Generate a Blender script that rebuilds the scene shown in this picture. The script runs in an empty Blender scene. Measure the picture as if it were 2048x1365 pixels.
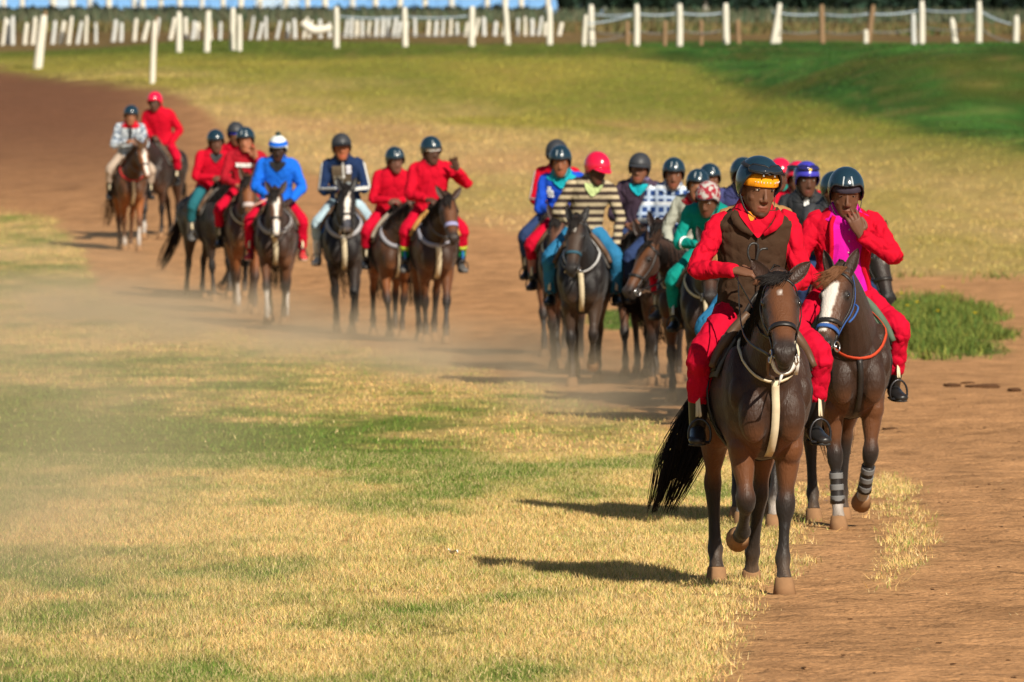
import bpy, bmesh, math, random
import numpy as np
from mathutils import Vector, Matrix, noise as mnoise
from mathutils.bvhtree import BVHTree

random.seed(7)
RNG = np.random.default_rng(11)
SC = bpy.context.scene
COL = SC.collection

# ------------------------------------------------------------------ camera, sky, sun, exposure
FPX = 17067.0          # focal length of a 300 mm lens, in pixels of the 2048 wide photograph
CAMH = 2.6
HOR = 239.0            # row of the horizon
cam_d = bpy.data.cameras.new('camera')
cam_d.lens = 300.0
cam_d.sensor_width = 36.0
cam_d.clip_start = 0.5
cam_d.clip_end = 6000
cam_d.dof.use_dof = True
cam_d.dof.focus_distance = 47.2
cam_d.dof.aperture_fstop = 8.5
cam = bpy.data.objects.new('camera', cam_d)
COL.objects.link(cam)
cam.location = (0, 0, CAMH)
cam.rotation_euler = (math.radians(90) - math.atan((682.5 - HOR) / FPX), 0, 0)
SC.camera = cam

SUN_AZ, SUN_EL = math.radians(26), math.radians(34)      # behind the camera, to the right
world = bpy.data.worlds.new('World')
SC.world = world
world.use_nodes = True
wn = world.node_tree.nodes
sky = wn.new('ShaderNodeTexSky')
sky.sky_type = 'NISHITA'
sky.sun_disc = False
sky.sun_elevation = SUN_EL
sky.sun_rotation = math.pi - SUN_AZ
wn['Background'].inputs['Strength'].default_value = 0.052
world.node_tree.links.new(sky.outputs['Color'], wn['Background'].inputs['Color'])
sun_d = bpy.data.lights.new('sun', 'SUN')
sun_d.energy = 5.0
sun_d.angle = math.radians(0.5)
sun_d.color = (1.0, 0.91, 0.76)
sun = bpy.data.objects.new('sun', sun_d)
COL.objects.link(sun)
sdir = Vector((math.sin(SUN_AZ) * math.cos(SUN_EL), -math.cos(SUN_AZ) * math.cos(SUN_EL), math.sin(SUN_EL)))
sun.rotation_euler = sdir.to_track_quat('Z', 'Y').to_euler()
sun.location = (10, 20, 20)
SC.view_settings.view_transform = 'Standard'
SC.view_settings.look = 'None'
SC.view_settings.exposure = 0.34
SC.view_settings.gamma = 1.0
SC.view_settings.use_curve_mapping = False
cy = SC.cycles
cy.use_denoising = True
cy.max_bounces = 5
cy.diffuse_bounces = 2
cy.glossy_bounces = 2
cy.transmission_bounces = 2
cy.volume_bounces = 0
cy.transparent_max_bounces = 8
cy.caustics_reflective = False
cy.caustics_refractive = False
cy.volume_step_rate = 2.0
cy.volume_max_steps = 64

# ------------------------------------------------------------------ small helpers
A = np.array
def nrm(v):
    v = np.asarray(v, float)
    return v / (np.linalg.norm(v) + 1e-9)
def sstep(a, b, x):
    t = np.clip((np.asarray(x, float) - a) / (b - a), 0, 1)
    return t * t * (3 - 2 * t)
def lin(c):
    return tuple((v / 12.92 if v <= .04045 else ((v + .055) / 1.055) ** 2.4) for v in c)
def hexc(h):
    return lin((int(h[0:2], 16) / 255, int(h[2:4], 16) / 255, int(h[4:6], 16) / 255))

def _hash(ix, iy, seed):
    h = (ix.astype(np.int64) * 374761393 + iy.astype(np.int64) * 668265263 + seed * 982451653) & 0x7fffffff
    h = ((h ^ (h >> 13)) * 1274126177) & 0x7fffffff
    return ((h ^ (h >> 16)) & 0xffff) / 65535.0
def vnoise(x, y, seed=0):
    x = np.asarray(x, float); y = np.asarray(y, float)
    ix = np.floor(x); iy = np.floor(y)
    fx = x - ix; fy = y - iy
    fx = fx * fx * (3 - 2 * fx); fy = fy * fy * (3 - 2 * fy)
    a = _hash(ix, iy, seed); b = _hash(ix + 1, iy, seed)
    c = _hash(ix, iy + 1, seed); d = _hash(ix + 1, iy + 1, seed)
    return (a * (1 - fx) + b * fx) * (1 - fy) + (c * (1 - fx) + d * fx) * fy
def fbm(x, y, seed=0, oct=4):
    s = 0; a = .5; t = 0
    for o in range(oct):
        s = s + a * vnoise(x * 2 ** o, y * 2 ** o, seed + o * 17); t += a; a *= .5
    return s / t

# ------------------------------------------------------------------ materials
MATS = {}
def wrinkle_bump(n, l, tc, bp_next, strength):
    # long soft creases of worn cloth
    mp = n.new('ShaderNodeMapping'); mp.inputs['Scale'].default_value = (1, 1, .8); mp.inputs['Rotation'].default_value = (.3, .5, 0); l.new(tc.outputs['Object'], mp.inputs['Vector'])
    w = n.new('ShaderNodeTexNoise'); w.inputs['Scale'].default_value = 6.0; w.inputs['Detail'].default_value = 1.2; w.inputs['Distortion'].default_value = .7; l.new(mp.outputs['Vector'], w.inputs['Vector'])
    s1 = n.new('ShaderNodeMath'); s1.operation = 'SUBTRACT'; s1.inputs[1].default_value = .5; l.new(w.outputs['Fac'], s1.inputs[0])
    s2 = n.new('ShaderNodeMath'); s2.operation = 'ABSOLUTE'; l.new(s1.outputs[0], s2.inputs[0])
    s3 = n.new('ShaderNodeMath'); s3.operation = 'MINIMUM'; s3.inputs[1].default_value = .12; l.new(s2.outputs[0], s3.inputs[0])
    bp = n.new('ShaderNodeBump'); bp.inputs['Strength'].default_value = strength; bp.inputs['Distance'].default_value = .16
    l.new(s3.outputs[0], bp.inputs['Height']); l.new(bp.outputs['Normal'], bp_next.inputs['Normal'])
def new_mat(name):
    m = bpy.data.materials.new(name)
    m.use_nodes = True
    return m, m.node_tree.nodes, m.node_tree.links, m.node_tree.nodes['Principled BSDF']
def mat(name, color, rough=.6, spec=.4, var=.12, vscale=6.0, bump=0.0, bscale=40.0, metal=0.0, sheen=0.0, coat=0.0, wrinkle=0.0):
    if name in MATS: return MATS[name]
    m, n, l, b = new_mat(name)
    b.inputs['Roughness'].default_value = rough
    b.inputs['Specular IOR Level'].default_value = spec
    b.inputs['Metallic'].default_value = metal
    if sheen: b.inputs['Sheen Weight'].default_value = sheen
    if coat: b.inputs['Coat Weight'].default_value = coat
    tc = n.new('ShaderNodeTexCoord')
    nz = n.new('ShaderNodeTexNoise'); nz.inputs['Scale'].default_value = vscale; nz.inputs['Detail'].default_value = 4
    l.new(tc.outputs['Object'], nz.inputs['Vector'])
    mx = n.new('ShaderNodeMix'); mx.data_type = 'RGBA'
    lo = tuple(max(0, c * (1 - var)) for c in color); hi = tuple(min(1, c * (1 + var)) for c in color)
    mx.inputs['A'].default_value = (*lo, 1); mx.inputs['B'].default_value = (*hi, 1)
    l.new(nz.outputs['Fac'], mx.inputs['Factor'])
    l.new(mx.outputs['Result'], b.inputs['Base Color'])
    if bump:
        n2 = n.new('ShaderNodeTexNoise'); n2.inputs['Scale'].default_value = bscale; n2.inputs['Detail'].default_value = 3
        l.new(tc.outputs['Object'], n2.inputs['Vector'])
        bp = n.new('ShaderNodeBump'); bp.inputs['Strength'].default_value = bump; bp.inputs['Distance'].default_value = .01
        l.new(n2.outputs['Fac'], bp.inputs['Height']); l.new(bp.outputs['Normal'], b.inputs['Normal'])
        if wrinkle: wrinkle_bump(n, l, tc, bp, wrinkle)
    MATS[name] = m
    return m
def cloth(name, color, **k):
    kw = dict(rough=.85, spec=.12, var=.26, vscale=5, bump=.18, bscale=70, wrinkle=.42)
    kw.update(k)
    return mat(name, color, **kw)

def pattern_mat(name, kind, c1, c2, c3=None):
    if name in MATS: return MATS[name]
    m, n, l, b = new_mat(name)
    b.inputs['Roughness'].default_value = .85; b.inputs['Specular IOR Level'].default_value = .15
    tc = n.new('ShaderNodeTexCoord'); sp = n.new('ShaderNodeSeparateXYZ'); l.new(tc.outputs['Object'], sp.inputs[0])
    def wave(out, freq, thr):
        a = n.new('ShaderNodeMath'); a.operation = 'MULTIPLY'; a.inputs[1].default_value = freq; l.new(out, a.inputs[0])
        s = n.new('ShaderNodeMath'); s.operation = 'SINE'; l.new(a.outputs[0], s.inputs[0])
        g = n.new('ShaderNodeMapRange'); g.inputs['From Min'].default_value = thr - .15; g.inputs['From Max'].default_value = thr + .15
        l.new(s.outputs[0], g.inputs['Value'])
        return g.outputs['Result']
    def mix(f, a, bb):
        x = n.new('ShaderNodeMix'); x.data_type = 'RGBA'; l.new(f, x.inputs['Factor'])
        for k, v in (('A', a), ('B', bb)):
            if isinstance(v, tuple): x.inputs[k].default_value = (*v, 1)
            else: l.new(v, x.inputs[k])
        return x.outputs['Result']
    if kind == 'stripe':
        r = mix(wave(sp.outputs['Z'], 2 * math.pi / .075, .05), c1, c2)
    elif kind == 'plaid':
        r = mix(wave(sp.outputs['X'], 2 * math.pi / .085, .35), c1, c2)
        r = mix(wave(sp.outputs['Z'], 2 * math.pi / .085, .35), r, c2)
        r = mix(wave(sp.outputs['Z'], 2 * math.pi / .17, .8), r, c3)
    else:
        nz = n.new('ShaderNodeTexNoise'); nz.inputs['Scale'].default_value = 26; nz.inputs['Detail'].default_value = 2
        l.new(tc.outputs['Object'], nz.inputs['Vector'])
        g = n.new('ShaderNodeMapRange'); g.inputs['From Min'].default_value = .45; g.inputs['From Max'].default_value = .55
        l.new(nz.outputs['Fac'], g.inputs['Value'])
        r = mix(g.outputs['Result'], c1, c2)
    l.new(r, b.inputs['Base Color'])
    n2 = n.new('ShaderNodeTexNoise'); n2.inputs['Scale'].default_value = 20
    l.new(tc.outputs['Object'], n2.inputs['Vector'])
    bp = n.new('ShaderNodeBump'); bp.inputs['Strength'].default_value = .3; bp.inputs['Distance'].default_value = .01
    l.new(n2.outputs['Fac'], bp.inputs['Height']); l.new(bp.outputs['Normal'], b.inputs['Normal'])
    MATS[name] = m
    return m

def attr_mat(name, attr, rough=.9, spec=.1, var=.25, vscale=3.0, bump=.4, bscale=30, bdist=.02, fine=0, hoof=0):
    """base colour from a colour attribute, broken up by noise"""
    m, n, l, b = new_mat(name)
    b.inputs['Roughness'].default_value = rough; b.inputs['Specular IOR Level'].default_value = spec
    at = n.new('ShaderNodeAttribute'); at.attribute_name = attr
    tc = n.new('ShaderNodeTexCoord')
    nz = n.new('ShaderNodeTexNoise'); nz.inputs['Scale'].default_value = vscale; nz.inputs['Detail'].default_value = 8; nz.inputs['Roughness'].default_value = .7
    l.new(tc.outputs['Object'], nz.inputs['Vector'])
    mr = n.new('ShaderNodeMapRange'); mr.inputs['From Min'].default_value = .25; mr.inputs['From Max'].default_value = .75
    mr.inputs['To Min'].default_value = 1 - var; mr.inputs['To Max'].default_value = 1 + var
    src = mr.outputs['Result']
    if fine:
        nf = n.new('ShaderNodeTexNoise'); nf.inputs['Scale'].default_value = fine; nf.inputs['Detail'].default_value = 4; l.new(tc.outputs['Object'], nf.inputs['Vector'])
        m3 = n.new('ShaderNodeMapRange'); m3.inputs['From Min'].default_value = .3; m3.inputs['From Max'].default_value = .7; m3.inputs['To Min'].default_value = .72; m3.inputs['To Max'].default_value = 1.24; l.new(nf.outputs['Fac'], m3.inputs['Value'])
        mm = n.new('ShaderNodeMath'); mm.operation = 'MULTIPLY'; src = mm.outputs[0]; l.new(m3.outputs['Result'], mm.inputs[1])
    l.new(nz.outputs['Fac'], mr.inputs['Value'])
    if fine: l.new(mr.outputs['Result'], mm.inputs[0])
    mx = n.new('ShaderNodeMix'); mx.data_type = 'RGBA'; mx.blend_type = 'MULTIPLY'; mx.inputs['Factor'].default_value = 1
    l.new(at.outputs['Color'], mx.inputs['A']); l.new(src, mx.inputs['B'])
    l.new(mx.outputs['Result'], b.inputs['Base Color'])
    if bump:
        n2 = n.new('ShaderNodeTexNoise'); n2.inputs['Scale'].default_value = bscale; n2.inputs['Detail'].default_value = 6
        l.new(tc.outputs['Object'], n2.inputs['Vector'])
        bp = n.new('ShaderNodeBump'); bp.inputs['Strength'].default_value = bump; bp.inputs['Distance'].default_value = bdist
        l.new(n2.outputs['Fac'], bp.inputs['Height']); l.new(bp.outputs['Normal'], b.inputs['Normal'])
        if hoof:       # trodden hollows
            vo = n.new('ShaderNodeTexVoronoi'); vo.feature = 'SMOOTH_F1'; vo.inputs['Scale'].default_value = 4.5; vo.inputs['Randomness'].default_value = 1.0
            dn = n.new('ShaderNodeTexNoise'); dn.inputs['Scale'].default_value = 6; l.new(tc.outputs['Object'], dn.inputs['Vector'])
            ad = n.new('ShaderNodeMixRGB'); ad.blend_type = 'ADD'; ad.inputs['Fac'].default_value = .35; l.new(tc.outputs['Object'], ad.inputs['Color1']); l.new(dn.outputs['Color'], ad.inputs['Color2'])
            l.new(ad.outputs['Color'], vo.inputs['Vector'])
            b2 = n.new('ShaderNodeBump'); b2.inputs['Strength'].default_value = hoof; b2.inputs['Distance'].default_value = .07
            l.new(vo.outputs['Distance'], b2.inputs['Height']); l.new(b2.outputs['Normal'], bp.inputs['Normal'])
    return m

# ------------------------------------------------------------------ mesh building
class MB:
    def __init__(s): s.v = []; s.f = []
    def add(s, verts, faces):
        o = len(s.v)
        s.v.extend([tuple(map(float, p)) for p in verts])
        s.f.extend([tuple(i + o for i in f) for f in faces])
    def mesh(s, name, smooth=True):
        me = bpy.data.meshes.new(name)
        me.from_pydata(s.v, [], s.f)
        me.update()
        if smooth: me.polygons.foreach_set('use_smooth', [True] * len(me.polygons))
        return me
    def rings(s, rings, close=True, caps=True):
        n = len(rings[0]); vs = [p for r in rings for p in r]; fs = []
        for i in range(len(rings) - 1):
            for j in range(n if close else n - 1):
                k = (j + 1) % n
                fs.append((i * n + j, i * n + k, (i + 1) * n + k, (i + 1) * n + j))
        if caps:
            a = len(vs); vs.append(np.mean(rings[0], axis=0)); b = len(vs); vs.append(np.mean(rings[-1], axis=0))
            m = (len(rings) - 1) * n
            for j in range(n):
                k = (j + 1) % n
                fs.append((a, k, j)); fs.append((b, m + j, m + k))
        s.add(vs, fs)
    def tube(s, path, rad, lat=(1, 0, 0), n=12, sub=3, e=2.0, caps=True):
        P, R = spline(path, rad, sub)
        lat = np.asarray(lat, float)
        rings = []
        th = np.linspace(0, 2 * np.pi, n, endpoint=False)
        cs, sn = np.cos(th), np.sin(th)
        cs = np.sign(cs) * np.abs(cs) ** (2 / e); sn = np.sign(sn) * np.abs(sn) ** (2 / e)
        for i in range(len(P)):
            t = nrm(P[min(i + 1, len(P) - 1)] - P[max(i - 1, 0)])
            la = lat - t * lat.dot(t)
            if np.linalg.norm(la) < .05: la = np.cross(t, (0, 1, .01))
            la = nrm(la); de = np.cross(t, la)
            rings.append(P[i] + np.outer(cs * R[i][0], la) + np.outer(sn * R[i][1], de))
        s.rings(rings, caps=caps)
    def ell(s, c, r, rot=None, nu=12, nv=8):
        c = A(c, float); rot = np.eye(3) if rot is None else rot
        rings = []
        th = np.linspace(0, 2 * np.pi, nu, endpoint=False)
        for j in range(1, nv):
            ph = math.pi * j / nv
            p = np.stack([np.cos(th) * math.sin(ph) * r[0], np.sin(th) * math.sin(ph) * r[1], np.full(nu, -math.cos(ph) * r[2])], 1)
            rings.append(p @ rot.T + c)
        n0 = len(s.v)
        s.rings(rings)
        # push the two cap centres out to the poles
        s.v[-2] = tuple(c + rot @ A((0, 0, -r[2]))); s.v[-1] = tuple(c + rot @ A((0, 0, r[2])))
    def ribbon(s, P, N, w, t=.004, closed=False):
        """flat strap along P with outward normals N"""
        P = [A(p, float) for p in P]; k = len(P); rings = []
        for i in range(k):
            tg = nrm(P[(i + 1) % k] - P[i - 1]) if closed else nrm(P[min(i + 1, k - 1)] - P[max(i - 1, 0)])
            nn = A(N[i], float); nn = nrm(nn - tg * nn.dot(tg)); wd = np.cross(tg, nn)
            ww = w[i] if hasattr(w, '__len__') else w
            rings.append([P[i] + wd * ww / 2, P[i] + wd * ww / 2 + nn * t, P[i] - wd * ww / 2 + nn * t, P[i] - wd * ww / 2])
        if closed: rings.append(rings[0])
        s.rings([A(r) for r in rings], caps=not closed)
    def box(s, c, h, rot=None):
        c = A(c, float); rot = np.eye(3) if rot is None else rot
        vs = [c + rot @ (A(q) * A(h)) for q in ((-1, -1, -1), (1, -1, -1), (1, 1, -1), (-1, 1, -1), (-1, -1, 1), (1, -1, 1), (1, 1, 1), (-1, 1, 1))]
        s.add(vs, [(3, 2, 1, 0), (4, 5, 6, 7), (0, 1, 5, 4), (1, 2, 6, 5), (2, 3, 7, 6), (3, 0, 4, 7)])

def spline(path, rad, sub):
    P = A([np.asarray(p, float) for p in path]); R = A([(r, r) if not hasattr(r, '__len__') else r for r in rad], float)
    if sub <= 1 or len(P) < 3: return P, R
    D = np.hstack([P, R]); out = []
    for i in range(len(D) - 1):
        p0 = D[i - 1] if i else 2 * D[0] - D[1]; p1 = D[i]; p2 = D[i + 1]; p3 = D[i + 2] if i + 2 < len(D) else 2 * D[-1] - D[-2]
        for k in range(sub):
            t = k / sub
            out.append(.5 * (2 * p1 + (p2 - p0) * t + (2 * p0 - 5 * p1 + 4 * p2 - p3) * t * t + (3 * p1 - p0 - 3 * p2 + p3) * t ** 3))
    out.append(D[-1]); out = A(out)
    return out[:, :3], np.maximum(out[:, 3:], .002)

TMP = bpy.data.scenes.new('tmp_build')
def remesh(me, voxel, smooth=3, factor=.5, decim=1.0):
    ob = bpy.data.objects.new('t', me)
    TMP.collection.objects.link(ob)
    m = ob.modifiers.new('r', 'REMESH'); m.mode = 'VOXEL'; m.voxel_size = voxel; m.use_smooth_shade = True
    if smooth:
        q = ob.modifiers.new('s', 'SMOOTH'); q.iterations = smooth; q.factor = factor
    if decim < 1:
        d = ob.modifiers.new('d', 'DECIMATE'); d.ratio = decim
    vl = TMP.view_layers[0]; vl.update()
    ev = ob.evaluated_get(vl.depsgraph)
    out = bpy.data.meshes.new_from_object(ev)
    TMP.collection.objects.unlink(ob); bpy.data.objects.remove(ob)
    nm = me.name; bpy.data.meshes.remove(me); out.name = nm
    out.polygons.foreach_set('use_smooth', [True] * len(out.polygons))
    return out
def verts_of(me):
    a = np.empty(len(me.vertices) * 3); me.vertices.foreach_get('co', a); return a.reshape(-1, 3)
def set_verts(me, v):
    me.vertices.foreach_set('co', v.ravel()); me.update()
def normals_of(me):
    a = np.empty(len(me.vertices) * 3); me.vertices.foreach_get('normal', a); return a.reshape(-1, 3)
def color_attr(me, name, rgb):
    at = me.color_attributes.new(name, 'FLOAT_COLOR', 'POINT')
    a = np.ones((len(me.vertices), 4)); a[:, :3] = rgb
    at.data.foreach_set('color', a.ravel())
def folds(me, amp, scale=14.0, seed=0.0):
    v = verts_of(me); nn = normals_of(me); out = []
    N = mnoise.noise
    for p in v:
        x, y, z = p[0] * scale, p[1] * scale, p[2] * scale
        w = N((x * .35 + seed, y * .35, z * .35)) * 1.6
        a = abs(N((x * .45 + w, y * .45 + seed, z * 1.05 + w)))                    # long shallow creases
        b = abs(N((x * .9 + 5, y * .9 + w, z * .55 + x * .5 + seed)))
        out.append(.9 * (min(a * 2.6, 1) ** .7 - .62) + .55 * (min(b * 2.6, 1) ** .8 - .6) + .45 * N((x * .3, y * .3, z * .3 + seed)))
    set_verts(me, v + nn * (A(out) * amp)[:, None])

def link(name, me, material=None, parent=None):
    o = bpy.data.objects.new(name, me); COL.objects.link(o)
    if material is not None:
        me.materials.clear(); me.materials.append(material)
    if parent is not None: o.parent = parent
    return o
def tag(o, label=None, cat=None, group=None, kind=None):
    if label: o['label'] = label
    if cat: o['category'] = cat
    if group: o['group'] = group
    if kind: o['kind'] = kind
    return o
def empty(name, loc=(0, 0, 0), rz=0, sc=1.0):
    o = bpy.data.objects.new(name, None); COL.objects.link(o)
    o.location = loc; o.rotation_euler = (0, 0, rz); o.scale = (sc, sc, sc); o.empty_display_size = .2
    return o

# ------------------------------------------------------------------ the lie of the land
_ty = np.arange(0, 1600, 1.0)
_tz = np.interp(_ty, [0, 104, 112, 120, 134, 160, 200, 240, 300, 350, 420, 1600], [0, 0, .04, .17, .62, 1.5, 3.0, 4.55, 5.75, 6.9, 7.4, 7.4])
_k = np.hanning(13); _k /= _k.sum()
_tz = np.convolve(np.pad(_tz, 6, mode='edge'), _k, mode='valid')
def terrain(x, y):
    x = np.asarray(x, float); y = np.asarray(y, float)
    z = np.interp(y, _ty, _tz)
    far = sstep(112, 150, y)
    z = z + far * (fbm(x / 9, y / 14, 3, 3) - .5) * .5 * sstep(330, 260, y)
    z = z + 1.45 * np.exp(-((y - 197) / 20) ** 2) * sstep(4.0, 10.0, x)            # mound on the right
    z = z + .55 * np.exp(-((y - 164) / 8) ** 2) * sstep(6.0, 12.0, x) - .55 * np.exp(-((y - 181) / 7) ** 2) * sstep(6.0, 12.0, x)
    z = z + .35 * np.exp(-((y - 235) / 25) ** 2) * sstep(-9, -14, x) * -1.6
    z = z + (fbm(x * 1.7, y * 1.7, 5, 3) - .5) * .035
    return z
def to_px(x, y, z):
    return 1024 + x / y * FPX, HOR + (CAMH - z) / y * FPX
def ground_hit(px, py):
    d = np.linspace(60, 330, 2701); z = terrain((px - 1024) / FPX * d, d); row = HOR + (CAMH - z) / d * FPX
    return float(d[np.argmax(row <= py)])
def px_x(px, d): return (px - 1024) / FPX * d

def ground_fields(x, y):
    """grass cover 0..1 and albedo at ground points"""
    z = terrain(x, y)
    px, py = to_px(x, np.maximum(y, 8), z)
    w = 26 * (fbm(x * 1.3, y * .5, 21, 4) - .5) * 2
    # near meadow, bounded by the track behind it and beside it
    top = np.interp(px, [-2500, -600, 0, 110, 165, 200, 400, 600, 900, 1150, 1300, 1400, 1500], [250, 340, 415, 445, 495, 590, 645, 672, 716, 790, 842, 880, 960])
    right = np.interp(py, [820, 870, 930, 990, 1060, 1120, 1180, 1250, 1300, 1365, 1600, 2600], [1390, 1420, 1500, 1580, 1590, 1520, 1462, 1445, 1420, 1390, 1230, 700])
    near = sstep(-18, 22, (py - top) + w * .7) * sstep(-150, 85, (right - px) + w * 3.2)
    # fringe of sparse grass on the track
    fx = np.interp(py, [930, 1000, 1060, 1120, 1180, 1230], [1760, 1800, 1830, 1810, 1770, 1720])
    fr = np.exp(-((px - fx) / 90) ** 2) * sstep(900, 990, py) * sstep(1290, 1140, py) * .36
    fr = fr + .22 * np.exp(-((px - 1700) / 120) ** 2 - ((py - 1010) / 60) ** 2)
    near = np.maximum(near, np.clip(fr * (.05 + 1.9 * fbm(x * 4.5, y * 2.2, 23, 4)) + w * .008, 0, 1) * sstep(.05, .4, fr))
    # green island
    isl = sstep(1.25, .6, ((px - 1860) / 165) ** 2 + ((py - 655 - (px - 1860) * .08) / 66) ** 2 + w * .02)
    isl = np.maximum(isl, sstep(1.2, .7, ((px - 1230) / 60) ** 2 + ((py - 640) / 22) ** 2))
    # far bank
    ub = np.interp(px, [-2500, -700, 0, 120, 250, 340, 400, 470, 640, 800, 960, 1050, 1300, 1600, 2048, 2700, 4500], [90, 125, 140, 160, 172, 186, 215, 275, 352, 418, 452, 470, 520, 549, 556, 570, 600])
    far = sstep(14, -12, (py - ub) + w * .45)
    bare = far * sstep(.52, .66, fbm(x * .35, y * .09, 40, 3)) * sstep(210, 260, py) * sstep(1600, 1300, px) * .3
    cover = np.clip(np.maximum(np.maximum(near, isl), far - bare), 0, 1)
    # colours
    n1 = fbm(x * .42 + 3, y * .13, 60, 4); n2 = fbm(x * 2.1, y * .8, 70, 4); n3 = fbm(x * 9, y * 5, 80, 3)
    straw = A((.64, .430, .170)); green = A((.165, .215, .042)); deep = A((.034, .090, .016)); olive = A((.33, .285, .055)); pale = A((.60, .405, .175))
    lo = np.interp(py, [600, 720, 800, 880, 980, 1060, 1130, 1200, 1290, 1365, 1500], [.36, .34, .55, .70, .60, .36, .44, .24, .26, .58, .4])
    hi_ = np.interp(px, [-800, 0, 300, 700, 1000, 1300, 1700], [1.15, 1.1, 1.05, .95, .62, .5, .5])
    g_near = np.clip(sstep(.36, .66, n1 * .55 + n2 * .45 + (lo * hi_ - .42) * .62), 0, 1)
    gcol = straw[None] * (1 - g_near[:, None]) + green[None] * g_near[:, None]
    # far bank: straw low down, yellow green above it, deep green at the right with the mound's shade painted in
    nb_ = (fbm(x * .30, y * .10, 92, 4) - .5); nf_ = (fbm(x * 1.1, y * .35, 93, 3) - .5)
    yg = np.interp(px, [-800, 300, 600, 900, 1200, 1500, 1800, 2048, 3000], [130, 158, 188, 218, 262, 292, 318, 340, 400])
    gf = sstep(60, -45, (py - yg) + nb_ * 150 + nf_ * 40)[:, None]
    low = np.clip(.20 + np.interp(px, [600, 1400, 2048], [-.1, .06, .18]) + nb_ * 1.0 + nf_ * .5, 0, .8)[:, None]
    tan_ = pale[None] * (1 - low) + olive[None] * low
    up_ = olive[None] * (1 - np.clip(.35 + nb_ * 1.5, 0, 1)[:, None]) + A((.165, .205, .030))[None] * np.clip(.35 + nb_ * 1.5, 0, 1)[:, None]
    fcol = tan_ * (1 - gf) + up_ * gf
    gd = (sstep(122, 100, py + nb_ * 40) * .8)[:, None]
    fcol = fcol * (1 - gd) + A((.075, .125, .020))[None] * gd
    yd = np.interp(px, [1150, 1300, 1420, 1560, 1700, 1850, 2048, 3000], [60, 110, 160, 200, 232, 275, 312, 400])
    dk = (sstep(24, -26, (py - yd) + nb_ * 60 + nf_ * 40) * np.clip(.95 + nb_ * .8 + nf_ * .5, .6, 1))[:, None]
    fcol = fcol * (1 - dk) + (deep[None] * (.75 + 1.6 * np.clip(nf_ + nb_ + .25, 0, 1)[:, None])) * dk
    fm = sstep(105, 112, y)[:, None] * far[:, None]
    gcol = gcol * (1 - fm) + fcol * fm
    im = isl[:, None]
    gcol = gcol * (1 - im) + (A((.105, .150, .030))[None] * (.55 + .9 * n2[:, None])) * im
    dirt = A((.455, .240, .108))[None] * (.8 + .45 * n2[:, None]) * (.9 + .2 * n3[:, None])
    dirt = dirt * (1 - .14 * sstep(.62, .80, fbm(x * 2.4, y * 1.3, 66, 3)) - .22 * sstep(.66, .8, vnoise(x * 7.5, y * 4.5, 67)))[:, None]
    dk2 = (sstep(560, 180, px) * sstep(500, 220, py) * sstep(108, 122, y))[:, None]       # darker brown earth far along the track
    dirt = dirt * (1 - dk2) + A((.185, .085, .045))[None] * dk2
    beyond = sstep(250, 262, y)[:, None]
    gcol = gcol * (1 - beyond) + (A((.20, .135, .055))[None] * (.7 + .6 * n1[:, None])) * beyond
    gcol = gcol * (.82 + .36 * n3[:, None])
    return cover, gcol, dirt, px, py, far

# ------------------------------------------------------------------ ground sheet
def axis(parts):
    out = []
    for a, b, st in parts: out.append(np.arange(a, b, st))
    out.append([parts[-1][1]])
    return np.concatenate(out)
def tri_mesh(name, verts, faces3=None, quads=None):
    me = bpy.data.meshes.new(name)
    f = quads if quads is not None else faces3
    k = f.shape[1]
    me.vertices.add(len(verts)); me.vertices.foreach_set('co', verts.astype(np.float32).ravel())
    me.loops.add(f.size); me.loops.foreach_set('vertex_index', f.astype(np.int32).ravel())
    me.polygons.add(len(f)); me.polygons.foreach_set('loop_start', np.arange(0, f.size, k, dtype=np.int32))
    me.update(calc_edges=True)
    return me
gx = axis([(-900, -60, 60), (-60, -20, 4), (-20, -8, .6), (-8, 8, .14), (8, 20, .6), (20, 60, 4), (60, 900, 60)])
gy = axis([(-300, 20, 20), (20, 36, 1), (36, 82, .17), (82, 150, .33), (150, 270, 1.0), (270, 430, 4), (430, 1600, 60)])
GX, GY = np.meshgrid(gx, gy)
vx, vy = GX.ravel(), GY.ravel()
vz = terrain(vx, vy)
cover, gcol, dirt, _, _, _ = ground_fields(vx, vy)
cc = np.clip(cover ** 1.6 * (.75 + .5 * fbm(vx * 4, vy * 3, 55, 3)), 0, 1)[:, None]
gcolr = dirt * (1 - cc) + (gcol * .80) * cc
# hoof-churned relief on the bare track
churn = (1 - cover) * sstep(36, 40, vy) * sstep(90, 70, vy)
vz = vz + churn * ((fbm(vx * 5, vy * 5, 31, 3) - .5) * .05 - .012 * (vnoise(vx * 7, vy * 7, 33) > .78))
nx = len(gx); idx = np.arange(len(vx)).reshape(len(gy), nx)
q = np.stack([idx[:-1, :-1].ravel(), idx[:-1, 1:].ravel(), idx[1:, 1:].ravel(), idx[1:, :-1].ravel()], 1)
gme = tri_mesh('ground', np.stack([vx, vy, vz], 1), quads=q)
gme.polygons.foreach_set('use_smooth', [True] * len(gme.polygons))
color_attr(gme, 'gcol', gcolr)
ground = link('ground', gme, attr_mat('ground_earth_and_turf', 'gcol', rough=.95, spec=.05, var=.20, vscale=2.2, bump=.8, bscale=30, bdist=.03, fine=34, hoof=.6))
tag(ground, kind='structure')

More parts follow.
